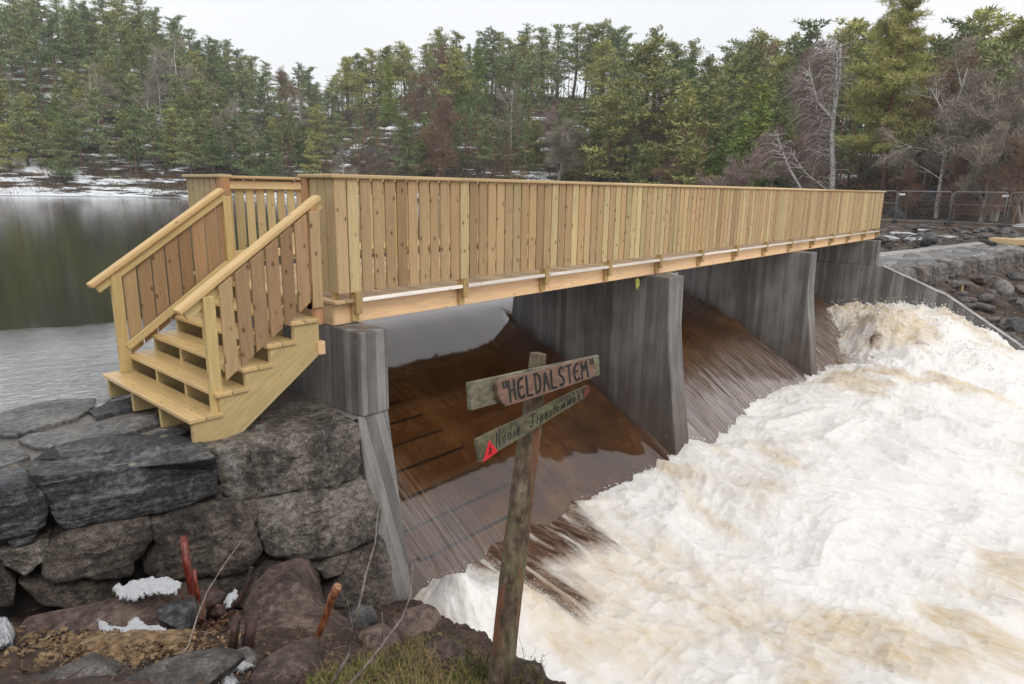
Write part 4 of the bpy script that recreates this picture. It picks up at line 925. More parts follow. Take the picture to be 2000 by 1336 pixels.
# ------------------------------------------------------------------ top of the dam: mortar bed and slabs
tx = np.linspace(-6.5, .0, 330); ty = np.linspace(-.6, 3.2, 220); Tx, Ty = np.meshgrid(tx, ty)
sd = (Tx-WA[0])*wn[0]+(Ty-WA[1])*wn[1]               # <0 is behind the face
Tz = -1.085+.018*fbm(Tx*2.5, Ty*2.5, 0, 5, 81)-.045*sstep(.9, 2.6, Ty-(-.0)*Tx)-.06*sstep(1.6, 3.0, Ty)
keep = (sd < -.10) & ~((Tx > -.22))
V, F, used = compact(np.stack([Tx, Ty, Tz], -1).reshape(-1, 3), grid_faces(len(ty), len(tx), keep))
t = T('mortar_bed'); o = t.coord(); a = t.noise(o, 3, 7, .65); b = t.noise(o, 45, 4, .7); c = t.ramp(t.math('ADD', t.math('MULTIPLY', a, .7), t.math('MULTIPLY', b, .3)), [(.35, (.065, .055, .048)), (.5, (.16, .14, .125)), (.66, (.25, .225, .205))])
wet = t.ramp(a, [(.4, .25), (.6, .7)]); t.bump(t.math('ADD', a, t.math('MULTIPLY', b, .4)), .5, .02); t.set(color=c, rough=wet); MORT = t.m
tag(mesh_np('dam_top', V, F, MORT, smooth=True), kind='structure')
SLB = [[(80,268),(130,240),(330,208),(560,165),(700,150),(700,190),(560,235),(420,268),(220,305),(150,298)], [(210,340),(260,322),(420,290),(560,262),(625,275),(560,305),(380,335),(240,360)],
       [(0,150),(90,120),(250,90),(420,85),(410,120),(330,170),(180,210),(60,245),(-60,240),(-60,170)], [(-60,290),(30,275),(90,300),(130,340),(60,370),(-60,400)], [(0,400),(60,370),(150,355),(185,370),(130,400),(30,415)],
       [(390,140),(470,105),(620,70),(700,75),(640,110),(480,150),(420,165)], [(640,255),(700,225),(790,205),(830,225),(760,260),(670,275)], [(-120,420),(-20,425),(90,430),(20,455),(-100,490)]]
for i, pl in enumerate(SLB):
    P = [onax(*c2(*q), 'z', -1.045-.004*(i % 3)) for q in pl]; o = stone_obj('paving_slab', P, .006, (0, 0, -.09), [SLABT, SLATE, SLABT, SLABT, GRAN, SLATE, SLATE, GRAN][i], wall, 40+i, .007, rings=10, freq=4)
# shallow sheet of lake water that laps over the low left end
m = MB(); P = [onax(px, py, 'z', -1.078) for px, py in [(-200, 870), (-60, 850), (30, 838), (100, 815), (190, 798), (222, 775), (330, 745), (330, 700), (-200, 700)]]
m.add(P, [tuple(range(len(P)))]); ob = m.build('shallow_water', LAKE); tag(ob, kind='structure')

# ================================================================== NEAR BANK
def bank(x, y):
    pl = -3.2-.435*x-.367*y; cap_ = -.62+.02*(x+3.6); k = .12
    h = -np.logaddexp(-pl/k, -cap_/k)*k
    ax, ay, bx, by = .02, -.78, -1.52, -3.62; L = math.hypot(bx-ax, by-ay); s = ((bx-ax)*(y-ay)-(by-ay)*(x-ax))/L       # >0 to the right of the bank edge
    s2 = s+.10*fbm(x*2.5, y*2.5, 0, 4, 91); h = h-1.9*np.clip(s2, 0, 9)-.6*np.clip(s2, 0, .5)
    h = h+.07*fbm(x*1.7, y*1.7, 0, 5, 92)+.05*fbm(x*4.5, y*4.5, 0, 5, 93, True)+.012*fbm(x*22, y*22, 0, 3, 94)
    return np.maximum(h, -4.3)
bx_ = np.concatenate([np.linspace(-9, -4.2, 50), np.linspace(-4.19, .9, 470)]); by_ = np.concatenate([np.linspace(-10, -4.6, 70), np.linspace(-4.59, .6, 480)])
Bx, By = np.meshgrid(bx_, by_); Bz = bank(Bx, By); sdb = (Bx-WA[0])*wn[0]+(By-WA[1])*wn[1]
_fx = np.linspace(-9, .9, 500); _fy = np.linspace(-10, .6, 530); _fz = bank(*np.meshgrid(_fx, _fy))
def bank1(x, y):
    i = min(max(int((x+9)/9.9*499+.5), 0), 499); j = min(max(int((y+10)/10.6*529+.5), 0), 529); return _fz[j, i]
def hit(px, py):
    d = ray(px, py); T_ = np.arange(.8, 9, .01); P = CX+T_[:, None]*d
    I = np.clip(((P[:, 0]+9)/9.9*499+.5).astype(int), 0, 499); J = np.clip(((P[:, 1]+10)/10.6*529+.5).astype(int), 0, 529)
    b = P[:, 2] < _fz[J, I]; k = int(np.argmax(b)) if b.any() else len(T_)-1
    return P[max(k-1, 0)]
keep = (sdb > -.45) & (Bz > -4.2)
V, F, used = compact(np.stack([Bx, By, Bz], -1).reshape(-1, 3), grid_faces(len(by_), len(bx_), keep))
t = T('bank_soil'); o = t.coord(); a = t.noise(o, 1.7, 7, .65); b = t.noise(o, 11, 6, .7); f = t.noise(o, 60, 4, .75); l = t.voro(t.mix(.1, o, t.noise(o, 9, 2, out='Color'), 'ADD'), 34, out='Color'); sx = t.n('ShaderNodeSeparateColor'); t.l(l, sx.inputs[0])
mm = t.math('ADD', t.math('MULTIPLY', a, .5), t.math('MULTIPLY', b, .5)); c = t.ramp(mm, [(.36, (.016, .010, .008)), (.5, (.055, .031, .022)), (.62, (.115, .068, .046)), (.72, (.17, .11, .07))])
leafc = t.ramp(sx.outputs[1], [(.2, (.10, .045, .02)), (.6, (.25, .13, .055)), (.9, (.34, .23, .11))]); lm = t.math('MULTIPLY', t.ramp(sx.outputs[0], [(.80, 0), (.86, 1)]), t.ramp(b, [(.45, 0), (.6, 1)])); c = t.mix(lm, c, leafc)
c = t.mix(t.math('MULTIPLY', f, .5), c, (.03, .02, .015)); t.bump(t.math('ADD', b, t.math('MULTIPLY', f, .6)), .9, .03); t.set(color=c, rough=t.ramp(a, [(.4, .35), (.6, .8)])); SOIL = t.m
tag(mesh_np('bank', V, F, SOIL, smooth=True), kind='structure')
def brock(px, py, dims, seed, mat, label, lift=.0, rotz=0., tilt=0., facet=.7, rough=.25, group=None, d=None):
    p = hit(px, py) if d is None else at(px, py, d); return rock('rock', p+np.array([0, 0, lift]), dims, seed, mat, label, sub=5, rotz=rotz, tilt=tilt, facet=facet, rough=rough, group=group)
def prock(pl, dtop, dbot, bulge, bk, seed, mat, label, rough=.03, freq=3.2):
    P_2 = [c2(*q) for q in pl]; y0 = min(q[1] for q in P_2); y1 = max(q[1] for q in P_2); P = [at(px, py, dtop+(dbot-dtop)*(py-y0)/(y1-y0)) for px, py in P_2]
    o = stone_obj('rock', P, bulge, np.array([_f[0], _f[1], -.5])*bk, mat, None, seed, rough, freq=freq); tag(o, label, 'rock', 'rocks on the near bank'); return o
prock([(1070, 1040), (1075, 980), (1125, 885), (1185, 818), (1238, 795), (1275, 812), (1300, 880), (1335, 950), (1368, 1030), (1290, 1060), (1180, 1070)], 4.75, 4.35, .05, .4, 101, RROCK, 'pointed reddish brown boulder leaning on the foot of the stone wall')
prock([(985, 1110), (1010, 1050), (1090, 1015), (1230, 1005), (1350, 1003), (1420, 1050), (1480, 1110), (1530, 1160), (1480, 1230), (1350, 1240), (1200, 1240), (1060, 1215)], 4.45, 3.75, .05, .35, 102, RROCK, 'flat brown rock slab with melting snow below the pointed boulder')
prock([(60, 1110), (130, 1040), (330, 1000), (520, 975), (640, 945), (740, 930), (810, 960), (818, 1030), (800, 1095), (720, 1130), (560, 1120), (380, 1130), (200, 1160)], 4.3, 3.85, .05, .3, 103, RROCK, 'long low brown rock with a snow strip left of the cut stems')
prock([(690, 1010), (760, 975), (808, 985), (812, 1060), (795, 1100), (740, 1075), (690, 1045)], 4.1, 3.9, .03, .15, 104, SLATE, 'blue grey broken stone at the end of the long brown rock', .015)
brock(690, 1215, (.20, .14, .13), 105, DARKR, 'dark wet rock at the foot of the concrete leg', -.02, .2, 0, .9)
brock(740, 1250, (.17, .14, .10), 106, RROCK, 'small smooth rock above the moss beside the thin twigs', -.01, .9, 0, .5)
brock(810, 1235, (.24, .18, .14), 107, RROCK, 'reddish wet rock at the edge of the whitewater', .0, .1, 0, .8)
brock(860, 1280, (.15, .12, .12), 108, RROCK, 'small wet red brown rock in the splash zone left of the post', -.03, .4, 0, .8)
brock(150, 1320, (.24, .14, .07), 109, GREYR, 'flat grey stone at the bottom edge under the rotten wood', -.02, -.4, 0, .5)
brock(350, 1325, (.26, .13, .08), 110, GREYR, 'rounded grey stone at the bottom edge beside the small snow heap', -.02, -.3, 0, .5)
brock(560, 1305, (.26, .14, .07), 111, RROCK, 'low brown stone in front of the red stick', -.03, .2, 0, .6)
brock(60, 1180, (.22, .16, .10), 112, RROCK, 'dark soil covered rock below the left end of the wall', -.02, -.4, 0, .5)
brock(450, 1300, (.13, .10, .08), 113, GREYR, 'small grey stone behind the lowest snow heap', -.01, .2, 0, .7)

# snow left in the hollows
t = T('old_snow'); o = t.coord(); a = t.noise(o, 30, 5, .7); sp = t.voro(t.coord((1, 1.6, 1)), 70); ddn = t.ramp(t.noise(o, 7, 4, .6), [(.36, 0), (.55, 1)])
c = t.mix(t.math('MULTIPLY', t.ramp(sp, [(0, 1), (.16, 1), (.24, 0)]), ddn), (.48, .49, .51), (.06, .035, .022)); t.bump(a, .8, .015); t.set(color=c, rough=.5); SNOW = t.m
ROCKS = [o for o in col.objects if o.name.startswith('rock')]
def snow_patch(pl, thick, label, seed, lift=0.0, d=None):
    n = 46; P = np.array([(hit(px, py) if d is None else at(px, py, d)) for px, py in pl])
    dd = np.r_[0, np.cumsum(np.linalg.norm(np.roll(P, -1, 0)-P, axis=1))]; Pc = np.vstack([P, P[:1]]); u = np.linspace(0, dd[-1], n, endpoint=False)
    R = np.stack([np.interp(u, dd, Pc[:, k]) for k in range(3)], 1); c_ = R.mean(0); V = []; rings = 10
    for k in range(rings+1):
        tt = k/rings; Q = c_+(R-c_)*tt; Q[:, 2] += thick*(1-tt**2.2)+lift; V.append(Q)
    Q = R.copy(); Q[:, 2] += lift-thick*1.6; V.append(Q)
    V = np.vstack(V); q = V*11+seed; V[:, 2] += .35*thick*fbm(q[:, 0], q[:, 1], 0, 4, seed); q2 = V*16; V[:, :2] += (.028*np.clip(np.linalg.norm(V[:, :2]-c_[:2], axis=1)/.1, 0, 1))[:, None]*np.stack([fbm(q2[:, 0], q2[:, 1], 3, 3, seed), fbm(q2[:, 0], q2[:, 1], 9, 3, seed)], 1)
    F = []
    for r in range(rings+1):
        for k in range(n): F.append((r*n+k, r*n+(k+1) % n, (r+1)*n+(k+1) % n, (r+1)*n+k))
    tag(mesh_np('snow_patch', V, F, SNOW, smooth=True), label, 'snow patch', 'snow patches on the near bank')
def snowq(pl, dt_, db_, bulge, label, seed):
    y0 = min(q[1] for q in pl); y1 = max(q[1] for q in pl); x0 = min(q[0] for q in pl); x1 = max(q[0] for q in pl); cxp = (x0+x1)/2
    if dt_ is None: dt_ = float((hit(cxp, y0)-CX)@_f)-.03; db_ = float((hit(cxp, min(y1, 1345))-CX)@_f)-.05
    U, W_ = np.meshgrid(np.arange(x0-8, x1+9, 1.0), np.arange(y0-6, y1+7, 1.0)); sdp = poly_dist(np.array(pl, float), U, W_)
    val = np.clip(sdp/7.0, -1.5, 1)+.75*fbm(U*.11, W_*.2, seed, 4, seed)+.25*fbm(U*.4, W_*.6, seed, 2, seed+3); kp = val > .0
    D = dt_+(db_-dt_)*(W_-y0)/(y1-y0); P = CX+D[..., None]*(_f+_r*((U-1000)/FL)[..., None]-_u*((W_-668)/FL)[..., None]); hgt_ = bulge*2.2*np.sqrt(np.clip(val, 0, 1.4))-.006
    P = P+np.array([0, 0, 1.0])*hgt_[..., None]-_f*.012; V, F, used = compact(P.reshape(-1, 3), grid_faces(*U.shape, kp))
    tag(mesh_np('snow_patch', V, F, SNOW, smooth=True), label, 'snow patch', 'snow patches on the near bank').modifiers.new('thick', 'SOLIDIFY').thickness = -.02
snowq([(222, 1150), (228, 1140), (243, 1143), (262, 1132), (300, 1128), (330, 1130), (357, 1137), (354, 1150), (340, 1163), (318, 1160), (290, 1161), (262, 1170), (235, 1168)], 4.25, 4.05, .014, 'speckled snow patch at the end of the dark log', 1)
snowq([(193, 1202), (203, 1212), (220, 1220), (250, 1221), (262, 1203), (275, 1204), (285, 1216), (320, 1222), (345, 1233), (330, 1240), (290, 1233), (240, 1236), (196, 1228)], 4.0, 3.86, .008, 'ragged white snow strip across the long brown rock', 2)
snowq([(357, 1302), (365, 1289), (382, 1286), (392, 1297), (412, 1296), (432, 1298), (452, 1308), (466, 1330), (463, 1345), (445, 1342), (425, 1326), (400, 1318), (370, 1316)], None, None, .014, 'smooth white snow heap at the bottom edge below the cut stems', 3)
snowq([(400, 1271), (418, 1272), (432, 1286), (450, 1283), (475, 1286), (498, 1295), (480, 1306), (450, 1308), (420, 1298), (402, 1288)], None, None, .014, 'small lumpy snow heap just behind the smooth lowest one', 4)
snowq([(512, 1243), (530, 1238), (555, 1242), (575, 1252), (604, 1256), (603, 1275), (596, 1291), (570, 1287), (535, 1278), (515, 1262)], 4.02, 3.76, .008, 'grey icy snow patch left of the red stick', 5)
snowq([(-10, 1236), (8, 1230), (28, 1235), (36, 1248), (28, 1262), (5, 1270), (-12, 1268)], None, None, .05, 'round speckled snow lump at the left edge', 6)
snowq([(438, 1180), (446, 1160), (462, 1150), (466, 1160), (460, 1178), (448, 1188)], 4.5, 4.35, .015, 'narrow snow patch between the curved stem and the boulder', 7)

# cut alder clump
t = T('red_bark'); X = t.xyz(); nn = t.noise(t.coord((1, 1, .4)), 30, 5, .7); c = t.ramp(nn, [(.35, (.05, .008, .006)), (.55, (.17, .022, .014)), (.72, (.36, .14, .06))]); t.bump(nn, .4, .005); REDB = t.set(color=c, rough=.35)
t = T('orange_bark'); nn = t.noise(t.coord((1, 1, .5)), 26, 5, .7); c = t.ramp(nn, [(.35, (.06, .016, .01)), (.52, (.22, .07, .03)), (.7, (.42, .23, .11))]); t.bump(nn, .5, .006); ORB = t.set(color=c, rough=.5)
t = T('dark_bark'); nn = t.noise(t.coord(), 24, 6, .7); c = t.ramp(nn, [(.35, (.015, .008, .006)), (.55, (.06, .03, .022)), (.72, (.17, .09, .06))]); t.bump(nn, .7, .008); DKB = t.set(color=c, rough=.6)
t = T('cut_wood'); nn = t.noise(t.coord(), 60, 3, .6); CUT = t.set(color=t.ramp(nn, [(.35, (.16, .06, .03)), (.65, (.40, .22, .11))]), rough=.6)
base = hit(410, 1215)-_f*.15; sh_ = empty('cut_shrub', base, 'cut down alder clump with red stems and stumps at the foot of the wall', 'cut shrub'); db = float((base-CX)@_f)
FD = min(float((hit(470, 1282)-CX)@_f), 3.85)-.06-db
def pstem(pts, r0, r1, d0, d1, mat, parent, name='stem', n=9, wob=.1):
    m = MB(); k = len(pts); P = [at(px, py, d0+(d1-d0)*i/(k-1)) for i, (px, py) in enumerate(pts)]
    m.tube(P, list(np.linspace(r0, r1, k)), n, True, wob); o = m.build(name, mat, parent, smooth=False)
    o.data.polygons.foreach_set('use_smooth', [len(p.vertices) < 5 for p in o.data.polygons]); return o, P
def cutstem(pts, r0, r1, d0, d1, mat, parent):
    o, P = pstem(pts, r0, r1, d0, d1, mat, parent); e = P[-1]-P[-2]; e /= np.linalg.norm(e); m = MB(); m.tube([P[-1]-e*.004, P[-1]+e*.004], r1*.93, 9, True, .15); m.build('cut_face', CUT, o if parent is not None else o)
    return o
for pts, r0, r1, mt_, dd in (([(388, 1200), (377, 1165), (366, 1110), (358, 1047)], .027, .022, REDB, 0), ([(392, 1185), (384, 1150), (379, 1112)], .014, .011, REDB, -.03), ([(440, 1190), (466, 1175), (484, 1140), (491, 1108)], .022, .015, DKB, -.02),
        ([(452, 1278), (458, 1240), (463, 1205)], .024, .021, DKB, FD), ([(484, 1284), (489, 1245), (494, 1206)], .028, .024, DKB, FD-.03), ([(474, 1275), (481, 1235), (484, 1205)], .012, .009, DKB, FD), ([(372, 1240), (374, 1205), (371, 1180)], .022, .018, ORB, -.12),
        ([(330, 1245), (350, 1262), (370, 1272)], .022, .014, ORB, -.2), ([(436, 1275), (425, 1245), (415, 1225)], .010, .008, REDB, -.1), ([(395, 1262), (405, 1240), (418, 1228)], .012, .008, ORB, -.15)):
    o = cutstem(pts, r0, r1, db+dd+.02, db+dd, mt_, sh_)
for i in range(16):
    a_ = random.uniform(-1.1, 1.1); L_ = random.uniform(20, 60); px = random.gauss(410, 32); py = random.gauss(1235, 22); pstem([(px, py), (px+L_*.5*math.sin(a_), py-L_*.5*math.cos(a_)), (px+L_*math.sin(a_*1.2), py-L_*math.cos(a_*1.2))], .006, .0025, db-.16, db-.2, random.choice([REDB, DKB, ORB]), sh_, 'shoot', 6, .1)
V, F = rock_verts(at(405, 1185, db+.1), (.13, .11, .13), 201, sub=5, rough=1.1); mesh_np('stump', V, F, DKB, sh_, smooth=True)
V, F = rock_verts(at(428, 1192, db-.03), (.05, .04, .045), 202, sub=4, rough=.6); mesh_np('stump', V, F, DKB, sh_, smooth=True)
t = T('litter_twig'); isl = t.n('ShaderNodeNewGeometry').outputs['Random Per Island']; TWG_ = t.set(color=t.ramp(isl, [(0, (.05, .03, .02)), (.6, (.17, .12, .09)), (1, (.30, .24, .19))]), rough=.8)
# litter of bark chips round the clump and rotten wood on the left
t = T('bark_chips'); isl = t.n('ShaderNodeNewGeometry').outputs['Random Per Island']; CHP = t.set(color=t.ramp(isl, [(0, (.05, .025, .015)), (.6, (.14, .07, .035)), (1, (.32, .19, .10))]), rough=.8)
def chips(n, cen, spread, size, mat, name, seed):
    r_ = np.random.default_rng(seed); Vs = []; k = 0; Fs = []
    for _ in range(n):
        px = cen[0]+r_.normal()*spread[0]; py = min(cen[1]+r_.normal()*spread[1], 1345); p = hit(px, py) if True else None
        s = size*r_.uniform(.3, 1.5); a = r_.normal(size=3); a[2] *= .35; a /= np.linalg.norm(a); b = np.cross(a, r_.normal(size=3)*.4+np.array([0, 0, 1])); b /= np.linalg.norm(b); c_ = np.cross(a, b)
        p = p+np.array([0, 0, .006+.01*r_.random()])
        V = [p+a*s*x+b*s*.45*y*r_.uniform(.6, 1.2)+c_*s*.12*z for x in (-1, 1) for y in (-1, 1) for z in (-1, 1)]; Vs += V
        Fs += [tuple(k+q for q in f) for f in ((0, 1, 3, 2), (4, 6, 7, 5), (0, 4, 5, 1), (2, 3, 7, 6), (0, 2, 6, 4), (1, 5, 7, 3))]; k += 8
    tag(mesh_np(name, Vs, Fs, mat), kind='stuff')
chips(520, (400, 1225), (45, 40), .012, CHP, 'bark_litter', 5)
chips(900, (640, 1290), (260, 40), .008, SOIL, 'leaf_litter', 6)
t = T('rotten_wood'); nn = t.noise(t.coord((1, 1, 1)), 18, 6, .75); c = t.ramp(nn, [(.34, (.045, .022, .012)), (.48, (.20, .12, .06)), (.62, (.38, .27, .15)), (.75, (.5, .38, .22))]); t.bump(nn, 1, .03); ROT = t.set(color=c, rough=.9)
chips(900, (220, 1265), (100, 20), .016, ROT, 'rotten_wood_crumbs', 7)
pr = hit(190, 1275); V, F = rock_verts(pr+np.array([0, 0, -.02]), (.42, .17, .07), 203, sub=5, rough=1.0, rotz=-.55); tag(mesh_np('rotten_log', V, F, ROT, smooth=True), 'crumbling tan rotten log lying at the lower left', 'rotten log')
m = MB()
for i in range(110):
    p = hit(random.uniform(0, 760), random.uniform(1195, 1340)); a_ = random.uniform(0, 6.28); L_ = random.uniform(.03, .14); e = np.array([math.cos(a_), math.sin(a_), random.uniform(-.1, .35)])*L_
    m.tube([p+np.array([0, 0, .01]), p+e*.5+np.array([random.gauss(0, .006), 0, .016]), p+e+np.array([0, 0, .01])], [.0025, .002, .001], 4, False)
tag(m.build('twig_litter', TWG_), kind='stuff')
# log, stick, twigs
dl = float((hit(200, 1165)-CX)@_f)
o, _ = pstem([(112, 1130), (150, 1133), (200, 1140), (260, 1152), (300, 1160)], .030, .036, dl-.02, dl+.0, DKB, None, 'log', 12, .16); tag(o, 'dark thin log lying along the foot of the wall at left', 'log')
ds = float((hit(606, 1285)-CX)@_f); st_ = empty('stick', hit(606, 1285), 'orange red sawn stick leaning up from the ground left of the concrete leg', 'stick')
o, P = pstem([(604, 1288), (617, 1250), (638, 1200), (649, 1165), (659, 1146)], .016, .023, ds, ds-.12, ORB, st_, 'shaft'); m = MB(); e = P[-1]-P[-2]; e /= np.linalg.norm(e); m.tube([P[-1]-e*.003, P[-1]+e*.004], .022, 9); m.build('cut_face', CUT, st_)
t = T('pale_twig'); nn = t.noise(t.coord(), 40, 4, .6); TWG = t.set(color=t.ramp(nn, [(.35, (.10, .075, .06)), (.65, (.30, .25, .21))]), rough=.7)
for lab, brs in (('long thin bare twig arching in front of the cut stems', [([(285, 1336), (330, 1310), (368, 1262), (385, 1205), (405, 1155), (440, 1100), (476, 1050)], .006, .002, 2.9, 3.6)]),
        ('thin forked bare twig rising in front of the concrete leg', [([(646, 1340), (680, 1280), (698, 1200), (715, 1120), (733, 1060), (738, 1000), (755, 950)], .007, .0012, 2.6, 2.8), ([(735, 1040), (728, 1010), (738, 975)], .002, .001, 2.75, 2.78), ([(700, 1195), (690, 1230), (678, 1172)], .003, .0015, 2.68, 2.7)]),
        ('pale bent bare twig right of the forked one at the foot of the leg', [([(680, 1340), (712, 1305), (745, 1262), (785, 1208), (803, 1160), (806, 1100)], .007, .0015, 2.55, 2.75), ([(742, 1265), (748, 1230), (746, 1195)], .003, .0012, 2.62, 2.66), ([(715, 1302), (735, 1285), (738, 1275)], .002, .001, 2.58, 2.6)])):
    p0 = at(*brs[0][0][0], brs[0][3]); e_ = empty('twig', p0, lab, 'twig', 'bare twigs on the near bank')
    for pts, r0, r1, d0, d1 in brs: pstem(pts, r0, r1, d0, d1, TWG, e_, 'branch', 6, 0)
# bent dry grass at the left edge
def blades(name, cnt, gen, mat, seed, seg=4):
    r_ = np.random.default_rng(seed); Vs, Fs = [], []; k = 0
    for _ in range(cnt):
        p, h, wd_, az, bend = gen(r_); s = np.array([-math.sin(az), math.cos(az), 0]); f = np.array([math.cos(az), math.sin(az), 0])
        for i in range(seg+1):
            q = i/seg; c_ = p+np.array([0, 0, h*(q-.35*bend*q*q)])+f*h*bend*q*q; w_ = wd_*(1-q*.85); Vs += [c_-s*w_, c_+s*w_]
        for i in range(seg): a = k+2*i; Fs.append((a, a+1, a+3, a+2))
        k += 2*(seg+1)
    return mesh_np(name, np.array(Vs), np.array(Fs), mat)
def gmat(name, a, b, c_):
    t = T(name); isl = t.n('ShaderNodeNewGeometry').outputs['Random Per Island']; return t.set(color=t.ramp(isl, [(0, a), (.5, b), (1, c_)]), rough=.7)
MOSSM = gmat('moss_green', (.07, .09, .015), (.15, .17, .03), (.26, .20, .06)); DRYG = gmat('dry_grass', (.16, .09, .035), (.28, .18, .08), (.36, .27, .13))
def gmoss(r_):
    px = r_.uniform(600, 985); lo = np.interp(px, [600, 680, 760, 860, 940, 985], [1330, 1300, 1262, 1235, 1290, 1320]); py = r_.uniform(lo, 1400); p = hit(px, py); return p, r_.uniform(.015, .05), .0022, r_.uniform(0, 6.28), r_.uniform(.2, .9)
tag(blades('moss_and_grass', 5200, gmoss, MOSSM, 3, 2), kind='stuff')
def gdry(r_):
    px = r_.choice([r_.uniform(590, 980), r_.normal(830, 40)]); py = r_.uniform(1250, 1380); py = max(py, float(np.interp(px, [600, 680, 760, 860, 940, 985], [1330, 1295, 1255, 1225, 1290, 1320]))); p = hit(px, py); return p, r_.uniform(.04, .10), .0014, r_.uniform(0, 6.28), r_.uniform(.3, 1.2)
tag(blades('dry_grass', 700, gdry, DRYG, 4), kind='stuff')
def gleft(r_):
    p = hit(r_.normal(15, 14), r_.normal(1185, 8)); return p, r_.uniform(.08, .2), .0018, r_.uniform(-.6, .4), r_.uniform(.8, 1.6)
tag(blades('grass_tuft', 34, gleft, DRYG, 6, 7), 'tuft of long bent dry grass at the left edge below the wall', 'grass tuft')
# heather sprigs around the post foot
def sprig(px, py, h, lab, seed, n=16, d=None):
    r_ = np.random.default_rng(seed); p0 = hit(px, py) if d is None else at(px, py, d); root = empty('heather_sprig', p0, lab, 'heather', 'heather sprigs by the post'); m = MB(); L = []
    for i in range(n):
        a = r_.uniform(0, 6.28); t_ = r_.uniform(.1, .7); q = p0+np.array([r_.normal()*.02, r_.normal()*.02, -.01]); pts = [q]; d_ = np.array([math.cos(a)*t_, math.sin(a)*t_, 1.0]); Lh = h*r_.uniform(.5, 1)
        for k in range(5): d_ = d_+r_.normal(size=3)*.22; q = q+d_/np.linalg.norm(d_)*Lh/5; pts.append(q.copy())
        m.tube(pts, [.0022, .002, .0017, .0014, .001, .0007], 4, False)
        for k in range(2, 6):
            e = r_.normal(size=3); e[2] = abs(e[2]); m.tube([pts[k], pts[k]+e*.012, pts[k]+e*.02+np.array([0, 0, .01])], [.001, .0008, .0005], 3, False); L.append(pts[k])
    m.build('stems', DKB, root); P = np.repeat(np.array(L), 7, 0); V, F = tri_blades(P+r_.normal(size=P.shape)*.005, r_.normal(size=P.shape)+np.array([0, 0, .6]), np.full(len(P), .008), np.full(len(P), .0012)); mesh_np('leaves', V, F, MOSSM, root)
sprig(1055, 1350, .18, 'bare heather sprig just right of the foot of the post', 1, 16, 2.75); sprig(935, 1315, .16, 'leafy heather sprig just left of the foot of the post', 2, 14); sprig(1015, 1345, .12, 'low heather sprig touching the foot of the post', 3, 14, 2.8); sprig(905, 1290, .14, 'thin heather sprig at the edge of the spray', 4, 8)
sprig(705, 1262, .10, 'tiny dark sprig between the forked and the bent twig', 5, 6)

# ================================================================== SIGNPOST
dp = 2.72
def weathered(name, a, b, c_, stretch, red=0.0):
    t = T(name); v = t.coord(stretch); n1_ = t.noise(v, 34, 6, .72, .3); n2_ = t.noise(t.coord(), 20, 5, .7); n3_ = t.noise(t.coord(), 5, 3, .6)
    c = t.ramp(t.math('ADD', t.math('MULTIPLY', n1_, .6), t.math('MULTIPLY', n2_, .4)), [(.36, a), (.5, b), (.64, c_)]); c = t.mix(t.math('MULTIPLY', t.ramp(n3_, [(.45, 0), (.6, 1)]), .5), c, (.15, .15, .06))
    if red: c = t.mix(t.math('MULTIPLY', t.ramp(t.noise(v, 9, 4, .7), [(.52, 0), (.6, 1)]), red), c, (.20, .075, .035))
    t.bump(t.math('ADD', n1_, t.math('MULTIPLY', n2_, .5)), 1, .012); return t.set(color=c, rough=.85)
POSTM = weathered('weathered_post', (.022, .015, .01), (.12, .085, .055), (.27, .215, .155), (1, 1, .12), .8)
ang = math.atan2(-52, 257)
BRDM = weathered('lichened_board', (.045, .04, .03), (.155, .135, .10), (.33, .31, .26), (.5, .5, 1)); BRDD = weathered('mossy_board', (.03, .026, .018), (.105, .09, .06), (.23, .21, .16), (.5, .5, 1)); EDGE = weathered('board_edge', (.2, .18, .15), (.36, .34, .3), (.5, .48, .44), (.5, .5, 1))
t = T('plaque_wood'); nn = t.noise(t.coord((.3, .3, 1)), 60, 5, .7); c = t.ramp(nn, [(.35, (.10, .055, .035)), (.6, (.20, .115, .075))]); t.bump(nn, .3, .003); PLQ = t.set(color=c, rough=.55)
INK = T('black_paint').set(color=(.006, .006, .007), rough=.4)
FADED = T('faded_paint').set(color=(.025, .025, .028), rough=.8)
sp_ = empty('signpost', at(985, 1345, dp+.12), 'weathered leaning wooden signpost with two name boards in front of the spillway', 'signpost')
# post: rough round timber with lengthwise splits
PTS = [(968, 1400), (978, 1330), (990, 1220), (1006, 1080), (1022, 940), (1037, 830), (1046, 740), (1051, 690)]; RAD = [.052, .051, .050, .049, .046, .0415, .034, .0325]
dd_ = np.linspace(dp+.20, dp+.085, len(PTS)); cen = np.array([at(*PTS[i], dd_[i]) for i in range(len(PTS))]); S_ = np.linspace(0, len(PTS)-1, 150)
cc = np.stack([np.interp(S_, range(len(PTS)), cen[:, k]) for k in range(3)], 1); rr_ = np.interp(S_, range(len(PTS)), RAD); nk = 48; axd = cen[-1]-cen[0]; axd /= np.linalg.norm(axd); ea = np.cross(axd, _f); ea /= np.linalg.norm(ea); eb = np.cross(axd, ea)
TH = np.linspace(0, 2*math.pi, nk, endpoint=False); ZZ = np.repeat(np.linspace(0, 1.9, 150)[:, None], nk, 1); TT = np.repeat(TH[None], 150, 0)
spl = fbm(np.cos(TT)*3.2, np.sin(TT)*3.2, ZZ*1.3, 4, 301); ridg = fbm(np.cos(TT)*7, np.sin(TT)*7, ZZ*2.0, 4, 302, True)
RR = rr_[:, None]*(1+.16*spl+.10*ridg); V = cc[:, None, :]+ea*(np.cos(TT)*RR)[..., None]+eb*(np.sin(TT)*RR)[..., None]; V = V.reshape(-1, 3); F = [(i*nk+k, i*nk+(k+1) % nk, (i+1)*nk+(k+1) % nk, (i+1)*nk+k) for i in range(149) for k in range(nk)]
